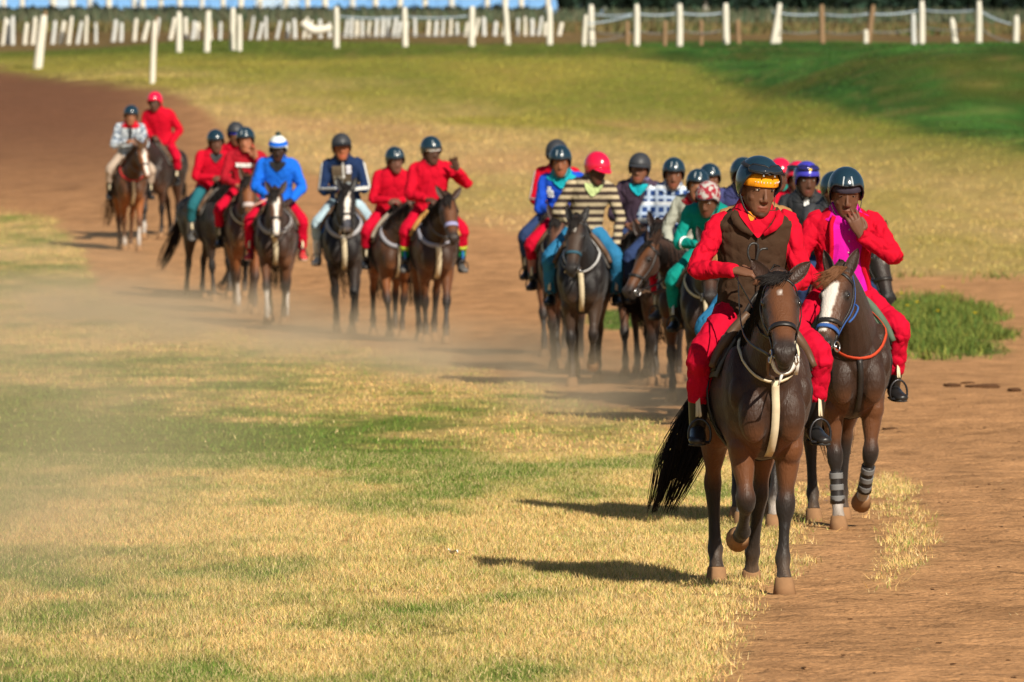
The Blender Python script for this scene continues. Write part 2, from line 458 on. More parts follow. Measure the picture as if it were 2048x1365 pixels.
# ------------------------------------------------------------------ grass blades
def blade_mat(name):
    m = attr_mat(name, 'bcol', rough=.75, spec=.15, var=.1, vscale=2, bump=0)
    return m
def blades(name, x, y, h, w, col, lean=.5, material=None):
    n = len(x); z = terrain(x, y) - .004
    az = RNG.uniform(0, 2 * np.pi, n); la = RNG.uniform(0, 2 * np.pi, n); ll = np.abs(RNG.normal(0, lean, n)) * h
    dx, dy = np.cos(az) * w / 2, np.sin(az) * w / 2
    V = np.empty((n, 3, 3))
    V[:, 0] = np.stack([x - dx, y - dy, z], 1); V[:, 1] = np.stack([x + dx, y + dy, z], 1)
    V[:, 2] = np.stack([x + np.cos(la) * ll, y + np.sin(la) * ll, z + h], 1)
    me = tri_mesh(name, V.reshape(-1, 3), faces3=np.arange(n * 3).reshape(-1, 3))
    color_attr(me, 'bcol', np.repeat(col, 3, axis=0))
    o = link(name, me, material)
    return o
BM = blade_mat('grass_blade')
def scatter(n, y0, y1, xm, xk):
    y = RNG.uniform(y0, y1, n * 2); keep = RNG.uniform(0, 1, n * 2) < (xk * y + xm) / (xk * y1 + xm)
    y = y[keep]; x = RNG.uniform(-1, 1, len(y)) * (xk * y + xm)
    return x, y
def grass_layer(name, label, n, y0, y1, hm, wm, lean, which=0, vary=.45, dead_f=.2):
    x, y = scatter(n, y0, y1, 1.0, .062)
    cov, gc, di, px, py, far = ground_fields(x, y)
    cov = cov * far if which == 2 else cov * (1 - far * (y > 104))
    patch = fbm(x * 3, y * 2, 101, 3)
    keep = RNG.uniform(0, 1, len(x)) < (cov ** 2.1 * (1.25 * sstep(.22, .5, patch) + .25) - .02)
    x, y, gc, patch = x[keep], y[keep], gc[keep], patch[keep]
    n = len(x)
    h = hm * RNG.uniform(.45, 1.3, n) * (.6 + .9 * patch)
    w = wm * RNG.uniform(.7, 1.3, n)
    c = gc * RNG.uniform(1 - vary, 1 + vary, (n, 1)) * RNG.uniform(.92, 1.08, (n, 3))
    gr = RNG.uniform(0, 1, n) < (.24 if which == 0 else .0)
    c[gr] *= A((.42, .74, .40))
    dead = RNG.uniform(0, 1, n) < dead_f
    c[dead] = A((.66, .50, .25)) * RNG.uniform(.6, 1.15, (dead.sum(), 1))
    o = blades(name, x, y, h, w, np.clip(c, 0, .9), lean, BM)
    tag(o, label, 'grass', kind='stuff')
    return o
grass_layer('grass', 'short dry and green grass of the near meadow beside the track', 640000, 38.2, 66, .034, .0058, .85)
grass_layer('grass', 'short grass of the meadow edge along the bend of the track', 220000, 66, 150, .032, .0105, .7, vary=.25, dead_f=.03)
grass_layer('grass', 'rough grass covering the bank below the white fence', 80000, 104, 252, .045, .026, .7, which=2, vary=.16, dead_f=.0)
# straw litter trodden into the track
x, y = scatter(26000, 38.5, 70, .5, .062)
cov, gc, di, px, py, far = ground_fields(x, y)
keep = (RNG.uniform(0, 1, len(x)) < .10 + .9 * sstep(.0, .3, cov) * (1 - cov)) & (px > 1380)
x, y = x[keep], y[keep]; n = len(x)
o = blades('straw_litter', x, y, RNG.uniform(.004, .016, n), np.full(n, .0055), A((.55, .40, .20)) * RNG.uniform(.35, 1.1, (n, 1)), 4.0, BM)
tag(o, 'loose bits of straw trodden into the bare track', 'straw', kind='stuff')

# weeds of the green island, with a few yellow flowers
x = RNG.uniform(3.2, 7.4, 70000); y = RNG.uniform(86, 130, 70000)
cov, gc, di, px, py, far = ground_fields(x, y)
ins = (RNG.uniform(0, 1, len(x)) < cov ** 2 * sstep(.25, .6, fbm(x * 2.2, y * .7, 77, 3))) & (py < 735) & (far < .5)
x, y = x[ins], y[ins]
n = len(x)
o = blades('weeds', x, y, RNG.uniform(.03, .16, n), np.full(n, .024), (A((.085, .135, .025))[None] + A((.10, .05, .01))[None] * RNG.uniform(0, 1, (n, 1)) ** 2) * RNG.uniform(.5, 1.5, (n, 1)), .7, BM)
tag(o, 'green weeds growing as an island in the bare track', 'weeds', kind='stuff')
fl_m = mat('yellow_petal', (.85, .62, .02), rough=.7); st_m = mat('flower_stem', (.08, .16, .03), rough=.8)
for i, (fpx, fpy) in enumerate([(1815, 628), (1834, 622), (1885, 598), (1876, 637), (1803, 607), (1950, 640)]):
    d = CAMH * FPX / (fpy + 26 - HOR); fx_ = px_x(fpx, d)
    z0 = float(terrain(fx_, d))
    r = empty('yellow_flower', (fx_, d, z0))
    mb = MB(); mb.tube([(0, 0, -.01), (.01, 0, .12), (0, 0, .24)], [.006, .005, .004], n=5)
    link('stem', mb.mesh('stem'), st_m, r)
    mb = MB()
    for k in range(8):
        a = k * math.pi / 4
        mb.add([(0, 0, .24), (math.cos(a - .35) * .03, math.sin(a - .35) * .03, .252), (math.cos(a) * .048, math.sin(a) * .048, .25), (math.cos(a + .35) * .03, math.sin(a + .35) * .03, .252)], [(0, 1, 2, 3)])
    mb.ell((0, 0, .248), (.016, .016, .012), nu=8, nv=6)
    link('flower_head', mb.mesh('flower_head'), fl_m, r)
    tag(r, 'small yellow flower among the green weeds of the track island', 'flower', 'yellow flowers in the weed island')

# scrap of paper on the meadow
d = CAMH * FPX / (1116 - HOR)
mb = MB(); mb.rings([A([(-.03, j * .012 - .02, .02 + .012 * math.sin(j + i)) for j in range(4)]) + A((i * .015, 0, .01 * math.cos(i * 2))) for i in range(5)], close=False, caps=False)
o = link('paper_scrap', mb.mesh('paper_scrap'), mat('paper', (.8, .76, .7)))
o.location = (px_x(906, d), d, float(terrain(px_x(906, d), d)) + .02)
tag(o, 'small crumpled white scrap lying on the dry grass', 'litter')

# dark clods on the track
clod_m = mat('dark_clod', (.11, .055, .028), rough=1, spec=.05, bump=.6)
clod_me = []
for k in range(4):
    mb = MB(); mb.ell((0, 0, 0), (1, .9, .5), nu=9, nv=6)
    me = mb.mesh('clod'); v = verts_of(me)
    v *= (1 + A([mnoise.noise((p[0] * 2 + k * 7, p[1] * 2, p[2] * 2)) for p in v]) * .45)[:, None]
    set_verts(me, v); me.materials.append(clod_m); clod_me.append(me)
clods = []
for (cpx, cpy, cs) in [(1905, 772, .09), (1965, 775, .10), (2030, 783, .08), (1990, 770, .05), (1935, 768, .05), (1780, 860, .05), (1800, 868, .04), (1745, 845, .04)]: clods.append((cpx, cpy, cs))
rr = random.Random(5)
for i in range(60):
    cy_ = rr.uniform(760, 1365); clods.append((rr.uniform(1500 if cy_ > 1180 else 1850, 2050), cy_, rr.uniform(.005, .014)))
for i, (cpx, cpy, cs) in enumerate(clods):
    d = CAMH * FPX / (cpy - HOR); xx = px_x(cpx, d)
    o = bpy.data.objects.new('earth_clod', clod_me[i % 4]); COL.objects.link(o)
    o.location = (xx, d, float(terrain(xx, d)) + cs * .1); o.scale = (cs * rr.uniform(.9, 1.8), cs, cs * .55); o.rotation_euler = (0, 0, rr.uniform(0, 6))
    if cs > .03: tag(o, 'dark clod of turned earth lying on the track by the weed island', 'clod', 'dark earth clods on the track')
    else: tag(o, 'small crumb of earth lying on the bare track', 'clod', 'small crumbs of earth on the track')

# ------------------------------------------------------------------ fences
white_m = mat('weathered_white_paint', (.66, .63, .54), rough=.8, spec=.15, var=.32, vscale=3.5, bump=.3, bscale=12)
dull_m = mat('greyed_white_paint', (.56, .57, .55), rough=.8, spec=.2, var=.25, vscale=4)
wood_m = mat('bare_weathered_wood', (.27, .175, .10), rough=.9, spec=.1, var=.3, vscale=5, bump=.4)
wire_m = mat('pale_blue_pipe', (.34, .42, .50), rough=.5, spec=.4)
dwire_m = mat('grey_wire', (.16, .16, .16), rough=.6)
post_meshes = []
for k in range(4):
    mb = MB(); rings = []
    for j in range(7):
        t = j / 6
        r = .5 * (1 - .12 * t) * (1 if j < 6 else .72)
        rings.append(A([(math.cos(a) * r * (1 + .06 * math.sin(a * 2 + k)) + .06 * math.sin(t * 3 + k * 2), math.sin(a) * r, t) for a in np.linspace(0, 2 * math.pi, 10, endpoint=False)]))
    mb.rings(rings); post_meshes.append(mb.mesh('post'))
def post(parent, x, y, z0, h, w, tilt=0.0, m=white_m, k=0, name='post'):
    o = bpy.data.objects.new(name, post_meshes[k % 4]); COL.objects.link(o)
    if not post_meshes[k % 4].materials: post_meshes[k % 4].materials.append(m)
    o.material_slots[0].link = 'OBJECT'; o.material_slots[0].material = m
    if parent is not None: o.parent = parent
    o.location = (x, y, z0 - .08); o.scale = (w, w, h + .08); o.rotation_euler = (0, tilt, k * .0)
    return o
def fence(name, label, rows, d, group=None):
    """rows: (px, top, bottom, width px, tilt, material)"""
    r = empty(name, (0, 0, 0)); pts = []
    for i, (fpx, t, b, wpx, tl, m) in enumerate(rows):
        dd = d + random.uniform(-.6, .6); xx = px_x(fpx, dd); z0 = float(terrain(xx, dd)); s = FPX / dd
        zt = CAMH + (HOR - t) / s
        post(r, xx, dd, z0, max(.3, zt - z0), wpx * .85 / s, tl, m, i)
        pts.append((xx, dd, zt, z0))
    tag(r, label, 'fence')
    return r, pts
W, G, T = white_m, dull_m, wood_m
rowA = [(358, 24, 100, 15, 0, W), (413, 22, 100, 15, .06, W), (466, 16, 99, 14, 0, W), (479, 30, 99, 13, 0, W), (673, 14, 103, 14, 0, W), (810, 15, 103, 14, 0, W), (944, 13, 99, 15, 0, W),
        (1016, 10, 104, 14, -.07, W), (1099, 14, 99, 15, 0, W), (1183, 10, 99, 15, 0, W), (1168, 30, 100, 11, .05, W), (1273, 9, 98, 15, 0, W), (1359, 8, 107, 15, 0, W), (1452, 7, 108, 15, 0, W),
        (1478, 40, 106, 11, -.06, T), (1545, 6, 98, 15, .16, W), (1556, 25, 95, 12, .02, W), (1644, 10, 92, 13, 0, T), (1736, 10, 102, 12, .12, T), (1731, 60, 103, 12, 0, W),
        (1843, 2, 104, 15, 0, W), (1827, 28, 103, 12, 0, G), (1913, 36, 104, 14, -.16, W), (1957, 2, 101, 15, 0, W), (2030, 32, 101, 15, .03, W), (1255, 42, 90, 10, 0, T), (1330, 42, 98, 10, 0, T), (1402, 40, 104, 10, 0, T)]
fa, pa = fence('post_fence', 'row of thick white painted posts along the top of the grass bank', rowA, 241)
for (i, j) in ((10, 11), (11, 12), (12, 13), (9, 11), (15, 17), (17, 18), (18, 20), (20, 23), (23, 24), (4, 5), (5, 6)):
    a, b = pa[i], pa[j]
    for dz, sag, r_, m in ((.14, .06, .026, wire_m), (.62, .10, .02, dwire_m)):
        mb = MB(); P = [((a[0] * (1 - t) + b[0] * t), a[1] * (1 - t) + b[1] * t + .14, (a[2] * (1 - t) + b[2] * t) - dz - .12 - sag * 4 * t * (1 - t)) for t in np.linspace(0, 1, 7)]
        mb.tube(P, [r_] * 7, lat=(0, 1, 0), n=6, sub=1); link('pipe_rail' if m is wire_m else 'wire', mb.mesh('rail'), m, fa)
rr = random.Random(3)
rowB = []
for fpx in (5, 25, 50, 65, 105, 136, 155, 192, 242, 268, 287, 340, 385, 420, 462, 500, 516, 532, 553, 574, 618, 640, 660, 690, 712, 735, 752, 775, 795, 830, 856, 900, 914, 968, 990, 1034, 1064, 1090, 1118, 15, 85, 120, 172, 226, 310, 372, 398, 440, 590, 606, 702, 724, 764, 786, 812, 870, 884, 930, 950, 1006, 1050, 1076):
    rowB.append((fpx, rr.uniform(32, 46), rr.uniform(82, 92), rr.uniform(8, 12), rr.uniform(-.04, .22), G if rr.random() < .55 else W))
fb, pb = fence('post_fence', 'second row of leaning greyish white posts behind the front fence', rowB, 268)
mb = MB(); mb.tube([(px_x(604, 266), 266, pb[20][2] - .1), (px_x(630, 266), 266, pb[20][2] - .35), (px_x(664, 266), 266, pb[20][2] - .25)], [.12, .15, .1], lat=(0, 1, 0), n=8)
link('hanging_pipe', mb.mesh('hanging_pipe'), white_m, fb)
# two posts that stand alone, nearer, on the left
for (fpx, t, b, d, wpx, tl, lab) in ((74, 30, 138, ground_hit(74, 138), 18, .14, 'thick white post leaning by itself on the green bank'), (304, 42, 168, ground_hit(304, 168), 11, .05, 'slim white post standing by itself at the end of the bare track')):
    xx = px_x(fpx, d); z0 = float(terrain(xx, d)); s = FPX / d; zt = CAMH + (HOR - t) / s
    r = empty('marker_post', (xx, d, z0))
    o = post(r, 0, 0, 0, max(1.0, zt - z0), wpx / s, tl, white_m, 1)
    o = post(r, .05, .16, 0, max(1.0, zt - z0) * 1.08, wpx / s * .5, tl * .8, wood_m, 2, 'brace')
    tag(r, lab, 'post')

# far rail with white uprights, dark hedge below it, blue shed behind it
rowC = []
for fpx in (8, 45, 108, 145, 180, 218, 270, 285, 322, 360, 405, 446, 482, 520, 573, 615, 650, 705, 752, 800, 850, 903, 975, 1010, 1042, 1096, 1120, 1226, 1286, 1345, 1412, 1478):
    rowC.append((fpx, -62, 22, rr.uniform(11, 15), 0, G if rr.random() < .25 else W))
fc, pc = fence('rail_fence', 'far rail fence of tall white uprights before the blue shed', rowC, 356)
mb = MB(); xs_ = np.linspace(-30, 30, 20)
for zz in (.75, 1.35):
    mb.tube([(x_, 356.4, float(terrain(x_, 356)) + zz) for x_ in xs_], [.05] * 20, lat=(0, 1, 0), n=6, sub=1)
link('rail', mb.mesh('rail'), white_m, fc)
def hedge(name, label, x0, x1, y, z0, h, thick, cols, n):
    r = empty(name, ((x0 + x1) / 2, y, z0)); cx = (x0 + x1) / 2
    mb = MB()
    L = int((x1 - x0) / 1.0)
    for k in range(L):
        mb.ell((x0 - cx + k + random.uniform(-.2, .2), random.uniform(-.2, .2), h * .42), (.75, thick * .8, h * .5 * random.uniform(.85, 1.1)), nu=8, nv=6)
    link('branches', mb.mesh('branches'), mat('hedge_inner', (.012, .02, .014), rough=1, spec=0), r)
    x = RNG.uniform(x0 - cx, x1 - cx, n); zz = RNG.uniform(0, 1, n) ** .7 * h; yy = RNG.normal(0, thick * .55, n)
    az = RNG.uniform(0, 6.28, n); s = RNG.uniform(.06, .16, n)
    V = np.empty((n, 3, 3)); c = np.stack([x, yy - .1, zz], 1)
    for q_ in range(3): V[:, q_] = c + RNG.normal(0, 1, (n, 3)) * s[:, None]
    me = tri_mesh('leaves', V.reshape(-1, 3), faces3=np.arange(n * 3).reshape(-1, 3))
    color_attr(me, 'bcol', np.repeat(A(cols[0])[None] + (A(cols[1]) - A(cols[0]))[None] * RNG.uniform(0, 1, (n, 1)), 3, axis=0))
    lv = link('leaves', me, BM, r); tag(lv, kind='stuff')
    tag(r, label, 'hedge')
hedge('low_hedge', 'low dark hedge running below the blue shed', -26, 1.2, 345, float(terrain(0, 345)) - .05, .24, .2, ((.012, .02, .02), (.035, .05, .045)), 9000)
hedge('tall_hedge', 'tall dark hedge beside the blue shed behind the white posts', 2.4, 30, 356, float(terrain(10, 356)) - .05, 3.2, .8, ((.010, .018, .022), (.03, .07, .04)), 14000)
# strip of green and brown stubble rows beyond the fence
for k, (yy, hh, c0, c1, nn) in enumerate(((290, .35, (.06, .09, .03), (.2, .14, .06), 9000), (325, .5, (.05, .09, .05), (.14, .13, .08), 9000))):
    x = RNG.uniform(-24, 26, nn); y = yy + RNG.normal(0, 3.0, nn)
    c = A(c0) + (A(c1) - A(c0)) * RNG.uniform(0, 1, (nn, 1))
    o = blades('stubble', x, y, RNG.uniform(.4, 1.2, nn) * hh, np.full(nn, .12), c, .5, BM)
    tag(o, ('brown stubble on the rise behind the white posts', 'dark green rough growth before the low hedge')[k], 'stubble', kind='stuff')
zb = float(terrain(-10, 366))
bl = empty('blue_shed', (-11, 368, zb)); 
blue_m = mat('blue_sheet_metal', (.17, .38, .72), rough=.5, spec=.4, var=.08, vscale=.6)
pal_m = mat('pale_blue_sheet', (.42, .56, .72), rough=.5, spec=.4, var=.08)
mb = MB(); mb.box((0, 3.0, 1.5), (14.9, 2.9, 1.6)); link('wall', mb.mesh('wall', False), blue_m, bl)
for k in range(30):
    mb = MB(); mb.box((-14.4 + k * .985, .07, 1.45), (.47, .03, 1.5)); link('panel', mb.mesh('panel', False), pal_m if k in (3, 6, 15, 16) else blue_m, bl)
mb = MB(); mb.add([(-15.3, -.5, 3.05), (15.3, -.5, 3.05), (15.3, 3, 3.9), (-15.3, 3, 3.9), (15.3, 6.4, 3.05), (-15.3, 6.4, 3.05)], [(0, 1, 2, 3), (3, 2, 4, 5), (0, 3, 5), (1, 4, 2)])
link('roof', mb.mesh('roof', False), mat('grey_roof_sheet', (.35, .36, .38), rough=.5), bl)
tag(bl, 'long low shed with blue sheet metal walls behind the rail fence', 'shed')

# ------------------------------------------------------------------ horses (built facing -Y, hooves at z = 0)
def rotz(a):
    c, s = math.cos(a), math.sin(a); return A([[c, -s, 0], [s, c, 0], [0, 0, 1]])
def U(x, u, z): return A((x, -u, z), float)        # u = forward

#        u     top   bot   half width  top taper
TORSO = [(-.83, 1.30, 1.10, .05, .2), (-.79, 1.385, 1.02, .135, .2), (-.70, 1.46, .93, .215, .25), (-.56, 1.515, .88, .262, .3), (-.40, 1.53, .855, .272, .34), (-.22, 1.495, .83, .268, .3),
         (-.02, 1.47, .775, .285, .28), (.18, 1.485, .735, .285, .36), (.34, 1.535, .72, .262, .55), (.48, 1.505, .735, .245, .5), (.60, 1.42, .78, .222, .35), (.69, 1.32, .86, .175, .25), (.745, 1.22, .96, .10, .1), (.765, 1.15, 1.04, .04, 0)]
def torso_sec(u):
    us = [t[0] for t in TORSO]
    return [np.interp(u, us, [t[k] for t in TORSO]) for k in (1, 2, 3, 4)]
def torso_pt(u, th, off=0.0):
    top, bot, hw, tp = torso_sec(u)
    c, s = math.cos(th), math.sin(th)
    x = (hw + off) * c * (1 - tp * max(0, s) ** 1.5); z = (top + bot) / 2 + ((top - bot) / 2 + off) * s
    return U(x, u, z)

HEADS = [(-.05, .03, .05, .045), (0.0, .055, .10, .068), (.06, .072, .135, .088), (.12, .078, .155, .100), (.18, .078, .165, .104), (.25, .070, .158, .094), (.32, .063, .130, .077), (.40, .057, .102, .064),
         (.47, .054, .090, .058), (.53, .053, .085, .060), (.57, .044, .075, .056), (.600, .022, .052, .042), (.612, .0, .03, .02)]
class Frame: pass
def horse_frame(p):
    f = Frame()
    e = math.radians(p.get('neck', 42)); w = math.radians(p.get('nyaw', 0)); L = p.get('nlen', .74)
    f.B = U(0, .47, 1.20)
    fw = A((math.sin(w), -math.cos(w), 0)); f.nlat = A((math.cos(w), math.sin(w), 0))
    d1 = nrm(fw * math.cos(e) + A((0, 0, math.sin(e))))
    base_dir = nrm(A((0, -1, .62)))
    f.poll = f.B + d1 * L
    mid = f.B + (base_dir * .35 + d1 * .65) * L * .5 + A((0, 0, .035))
    f.npath = [f.B - base_dir * .16, f.B + base_dir * .05, mid, f.poll - d1 * .06 + A((0, 0, .01)), f.poll + d1 * .02]
    f.nrad = [(.185, .33), (.165, .285), (.105, .195), (.078, .135), (.066, .105)]
    hp = math.radians(p.get('pitch', 50)); hw = math.radians(p.get('hyaw', p.get('nyaw', 0)))
    hf = A((math.sin(hw), -math.cos(hw), 0)); 
    f.hlat = A((math.cos(hw), math.sin(hw), 0))
    f.hax = nrm(hf * math.cos(hp) - A((0, 0, math.sin(hp))))      # towards the muzzle
    f.hfr = nrm(hf * math.sin(hp) + A((0, 0, math.cos(hp))))      # out of the forehead
    rl = math.radians(p.get('roll', 0))
    if rl:
        l2 = f.hlat * math.cos(rl) + f.hfr * math.sin(rl); f.hfr = f.hfr * math.cos(rl) - f.hlat * math.sin(rl); f.hlat = l2
    f.H0 = f.poll + A((0, 0, .0))
    return f
def head_sec(t):
    ts = [h[0] for h in HEADS]; return [np.interp(t, ts, [h[k] for h in HEADS]) for k in (1, 2, 3)]
def head_pt(f, t, th, off=0.0):
    fr, bk, hw = head_sec(t); c, s = math.cos(th), math.sin(th)
    e = 2.35
    c = math.copysign(abs(c) ** (2 / e), c); s = math.copysign(abs(s) ** (2 / e), s)
    nar = 1 - .30 * max(0, -s)
    return f.H0 + f.hax * t + f.hlat * (hw + off) * c * nar + f.hfr * ((fr - bk) / 2 + ((fr + bk) / 2 + off) * s)
def head_loc(f, x, t, d): return f.H0 + f.hax * t + f.hlat * x + f.hfr * d

def leg_path(kind, sx, ang, ground=True, lift=0.0):
    """joint points of one leg; ang = (upper, cannon, pastern) degrees from vertical, forward positive"""
    a1, a2, a3 = [math.radians(a) for a in ang]
    D = lambda a: U(0, math.sin(a), -math.cos(a))
    if kind == 'f':
        top = U(sx * .135, .42, .90); l1, l2 = .405, .285
    else:
        top = U(sx * .145, -.44, .93); l1, l2 = .445, .375
    l3 = .115
    if ground:        # stretch the leg so that the hoof meets the ground
        need = top[2] - .082 - l3 * math.cos(a3); have = l1 * math.cos(a1) + l2 * math.cos(a2)
        k = need / have; l1 *= k; l2 *= k
    kn = top + D(a1) * l1; ft = kn + D(a2) * l2; co = ft + D(a3) * l3
    tw = -sx * .02
    kn = kn + A((tw, 0, 0)); ft = ft + A((tw * 1.8, 0, 0)); co = co + A((tw * 1.8, 0, 0))
    return top, kn, ft, co, a3
def lerp(a, b, t): return a * (1 - t) + b * t

def build_horse(sp):
    p = sp
    f = horse_frame(p)
    hi = p.get('hi', 0)
    vox = (.024, .018, .0095)[hi]
    mb = MB()
    # trunk
    rings = []; us = np.linspace(TORSO[0][0], TORSO[-1][0], 30)
    for u in us: rings.append(A([torso_pt(u, th) for th in np.linspace(0, 2 * math.pi, 24, endpoint=False)]))
    mb.rings(rings)
    # neck
    mb.tube(f.npath, f.nrad, lat=f.nlat, n=16, sub=4, e=2.1)
    # head
    rings = [A([head_pt(f, t, th) for th in np.linspace(0, 2 * math.pi, 20, endpoint=False)]) for t in np.linspace(-.05, .612, 30)]
    mb.rings(rings)
    R = np.stack([f.hlat, f.hfr, f.hax], 1)
    for s in (-1, 1):
        mb.ell(head_loc(f, s * .072, .19, -.075), (.03, .085, .105), R)                 # cheek
        mb.ell(head_loc(f, s * .080, .165, .024), (.026, .034, .040), R)                # eye socket rim
        mb.ell(head_loc(f, s * .066, .30, .012), (.016, .014, .10), R)                  # facial crest
        mb.ell(head_loc(f, s * .043, .545, .020), (.024, .030, .038), R)                # nostril flare
        mb.ell(head_loc(f, s * .045, .015, .02), (.03, .035, .035), R)                  # ear base
    mb.ell(head_loc(f, 0, .575, -.045), (.043, .030, .032), R)                          # upper lip
    mb.ell(head_loc(f, 0, .555, -.088), (.038, .026, .040), R)                          # lower lip and chin
    # chest and shoulder muscle
    for s in (-1, 1):
        mb.ell(U(s * .100, .690, .985), (.088, .085, .155))
        mb.ell(U(s * .165, .50, 1.12), (.085, .16, .24))
        mb.ell(U(s * .16, -.58, 1.18), (.125, .20, .24))
        mb.ell(U(s * .17, .36, .93), (.06, .12, .12))
        mb.ell(U(s * .175, .63, 1.10), (.055, .06, .10))
        mb.ell(U(s * .135, .47, .80), (.075, .085, .10))
        mb.ell(U(s * .20, .30, 1.22), (.055, .11, .20))
    # legs
    legs = p.get('legs', 'a')
    poses = {
        #     near side x=-1 fore, +1 fore, -1 hind, +1 hind : (angles, on ground)
        'a': [((14, -52, -75), 0), ((2, 2, 22), 1), ((-32, -2, 24), 1), ((-16, -26, -20), 0)],
        'b': [((-12, -12, 30), 1), ((20, 14, 18), 1), ((-14, 16, 26), 1), ((-44, -16, 10), 1)],
        'c': [((17, 12, 20), 1), ((-10, -10, 30), 1), ((-46, -18, 8), 1), ((-16, 14, 26), 1)],
        'd': [((3, 2, 22), 1), ((20, -40, -60), 0), ((-18, -22, -15), 0), ((-32, -2, 24), 1)],
        'w': [((2, 1, 24), 1), ((10, -34, -58), 0), ((-30, 0, 24), 1), ((-38, -10, 20), 1)],
    }[legs]
    hoofs = []; fet = []; knees = []
    for (kind, sx), (ang, gr) in zip((('f', -1), ('f', 1), ('h', -1), ('h', 1)), poses):
        top, kn, ft, co, a3 = leg_path(kind, sx, ang, gr)
        d1 = nrm(kn - top); d2 = nrm(ft - kn); d3 = nrm(co - ft)
        if kind == 'f':
            path = [top + A((-sx * .01, 0, .20)), top + A((0, 0, .06)), lerp(top, kn, .22), lerp(top, kn, .55), kn - d1 * .085, kn - d1 * .02, kn + d2 * .045, kn + d2 * .085, lerp(kn, ft, .55), ft - d2 * .06, ft, ft + d3 * .06, co + d3 * .012]
            rad = [(.085, .15), (.088, .135), (.080, .105), (.062, .070), (.045, .049), (.056, .058), (.050, .050), (.036, .039), (.030, .038), (.033, .041), (.045, .050), (.036, .038), (.047, .050)]
        else:
            path = [top + U(sx * .01, -.06, .36), top + U(sx * .015, -.04, .14), top + U(0, 0, -.02), lerp(top, kn, .30), lerp(top, kn, .62), kn - d1 * .085, kn, kn + d2 * .07, lerp(kn, ft, .5), ft - d2 * .06, ft, ft + d3 * .06, co + d3 * .012]
            rad = [(.10, .20), (.120, .215), (.112, .165), (.088, .115), (.060, .075), (.044, .058), (.051, .070), (.043, .054), (.034, .042), (.036, .044), (.046, .051), (.037, .040), (.048, .051)]
        mb.tube(path, rad, lat=(1, 0, 0), n=14, sub=3)
        if kind == 'h':      # point of the hock
            mb.ell(kn - U(0, .045, -.03), (.026, .032, .045))
        hoofs.append((kind, sx, co, a3, gr, d3)); fet.append(ft); knees.append(kn)
    me = remesh(mb.mesh('body'), vox, smooth=2 if hi else 2, factor=.5, decim=(.36, .34, .40)[hi])
    v = verts_of(me)
    # coat masks: dark points, white marks, hoof dust
    rel = v - f.H0; t = rel @ f.hax; xh = rel @ f.hlat; dh = rel @ f.hfr
    onhead = (t > -.06) & (t < .68) & (np.abs(xh) < .14) & (dh > -.2) & (dh < .14)
    dark = sstep(.66, .44, v[:, 2]) * p.get('points', 1.0)
    muz = sstep(.44, .53, t) * onhead
    dark = np.maximum(dark, muz * p.get('muzzle', .9))
    dark = np.maximum(dark, onhead * sstep(.03, .0, np.linalg.norm(np.stack([np.abs(xh) - .098, t - .175, dh - .03], 1), axis=1) - .022) * .85)
    white = np.zeros(len(v))
    for (t0, t1, w0, w1, off) in p.get('blaze', []):
        k = np.clip((t - t0) / (t1 - t0), 0, 1); w_ = w0 + (w1 - w0) * k
        w_ = w_ * (1 + .25 * (vnoise(t * 40, t * 0 + 3, 5) - .5))
        white = np.maximum(white, onhead * (dh > -.02) * sstep(w_ + .006, w_ - .006, np.abs(xh - off)) * sstep(t0 - .008, t0 + .006, t) * sstep(t1 + .012, t1 - .006, t))
    for (i, hgt) in p.get('socks', []):
        c = hoofs[i][2]; near_ = np.linalg.norm(v[:, :2] - A((fet[i] + c) / 2)[None, :2], axis=1) < .17
        white = np.maximum(white, .62 * near_ * sstep(c[2] + hgt + .02, c[2] + hgt - .02, v[:, 2]))
    dust = sstep(.30, .05, v[:, 2]) * .5 * (.4 + 1.2 * vnoise(v[:, 0] * 30 + v[:, 1] * 22, v[:, 2] * 18, 9))
    tan = np.maximum(onhead * sstep(.10, .03, np.abs(xh)) * (dh > -.03) * .8, sstep(.45, .62, v[:, 2]) * sstep(.98, .80, v[:, 2]) * (np.abs(v[:, 0]) > .05) * .9)
    color_attr(me, 'mark2', np.stack([np.clip(tan, 0, 1)] * 3, 1) * p.get('tan', 1.0))
    color_attr(me, 'mark', np.stack([np.clip(dark, 0, 1), np.clip(white, 0, 1), dust], 1))
    root = empty('horse')
    body = link('body', me, coat_mat(p['coat'], p['dk']), root)
    bvh = BVHTree.FromPolygons([Vector(q_) for q_ in v], [tuple(pl.vertices) for pl in me.polygons])
    f.bvh = bvh
    hair_c = hair_mat(p.get('hair', (.012, .009, .008)))
    # hooves
    for (kind, sx, co, a3, gr, d3) in hoofs:
        m2 = MB(); ax = d3 if not gr else nrm(A((0, d3[1] * .55, -1)))
        rings = []
        n0 = nrm(np.cross((1, 0, 0), ax))
        hh = .098 if not gr else (co[2] + .012) / abs(ax[2])
        for (k, r1, r2) in ((-.12, .042, .042), (0, .051, .053), (.35, .056, .060), (.97, .066, .073), (1.0, .060, .066)):
            c = co + ax * hh * k
            ring = []
            for th in np.linspace(0, 2 * math.pi, 14, endpoint=False):
                pt = c + A((1, 0, 0)) * r1 * math.cos(th) + (n0 if not gr else A((0, 1, 0))) * r2 * math.sin(th)
                ring.append(pt)
            rings.append(A(ring))
        m2.rings(rings); link('hoof', m2.mesh('hoof'), HOOF_M, root)
    # eyes, nostrils
    for s in (-1, 1):
        m2 = MB(); m2.ell(head_loc(f, s * .0965, .172, .026), (.012, .018, .023), R, nu=12, nv=8); link('eye', m2.mesh('eye'), EYE_M, root)
        m2 = MB(); m2.ell(head_loc(f, s * .058, .562, .022), (.0085, .012, .020), R @ rot_x(.5), nu=10, nv=6); link('nostril', m2.mesh('nostril'), NOSTRIL_M, root)
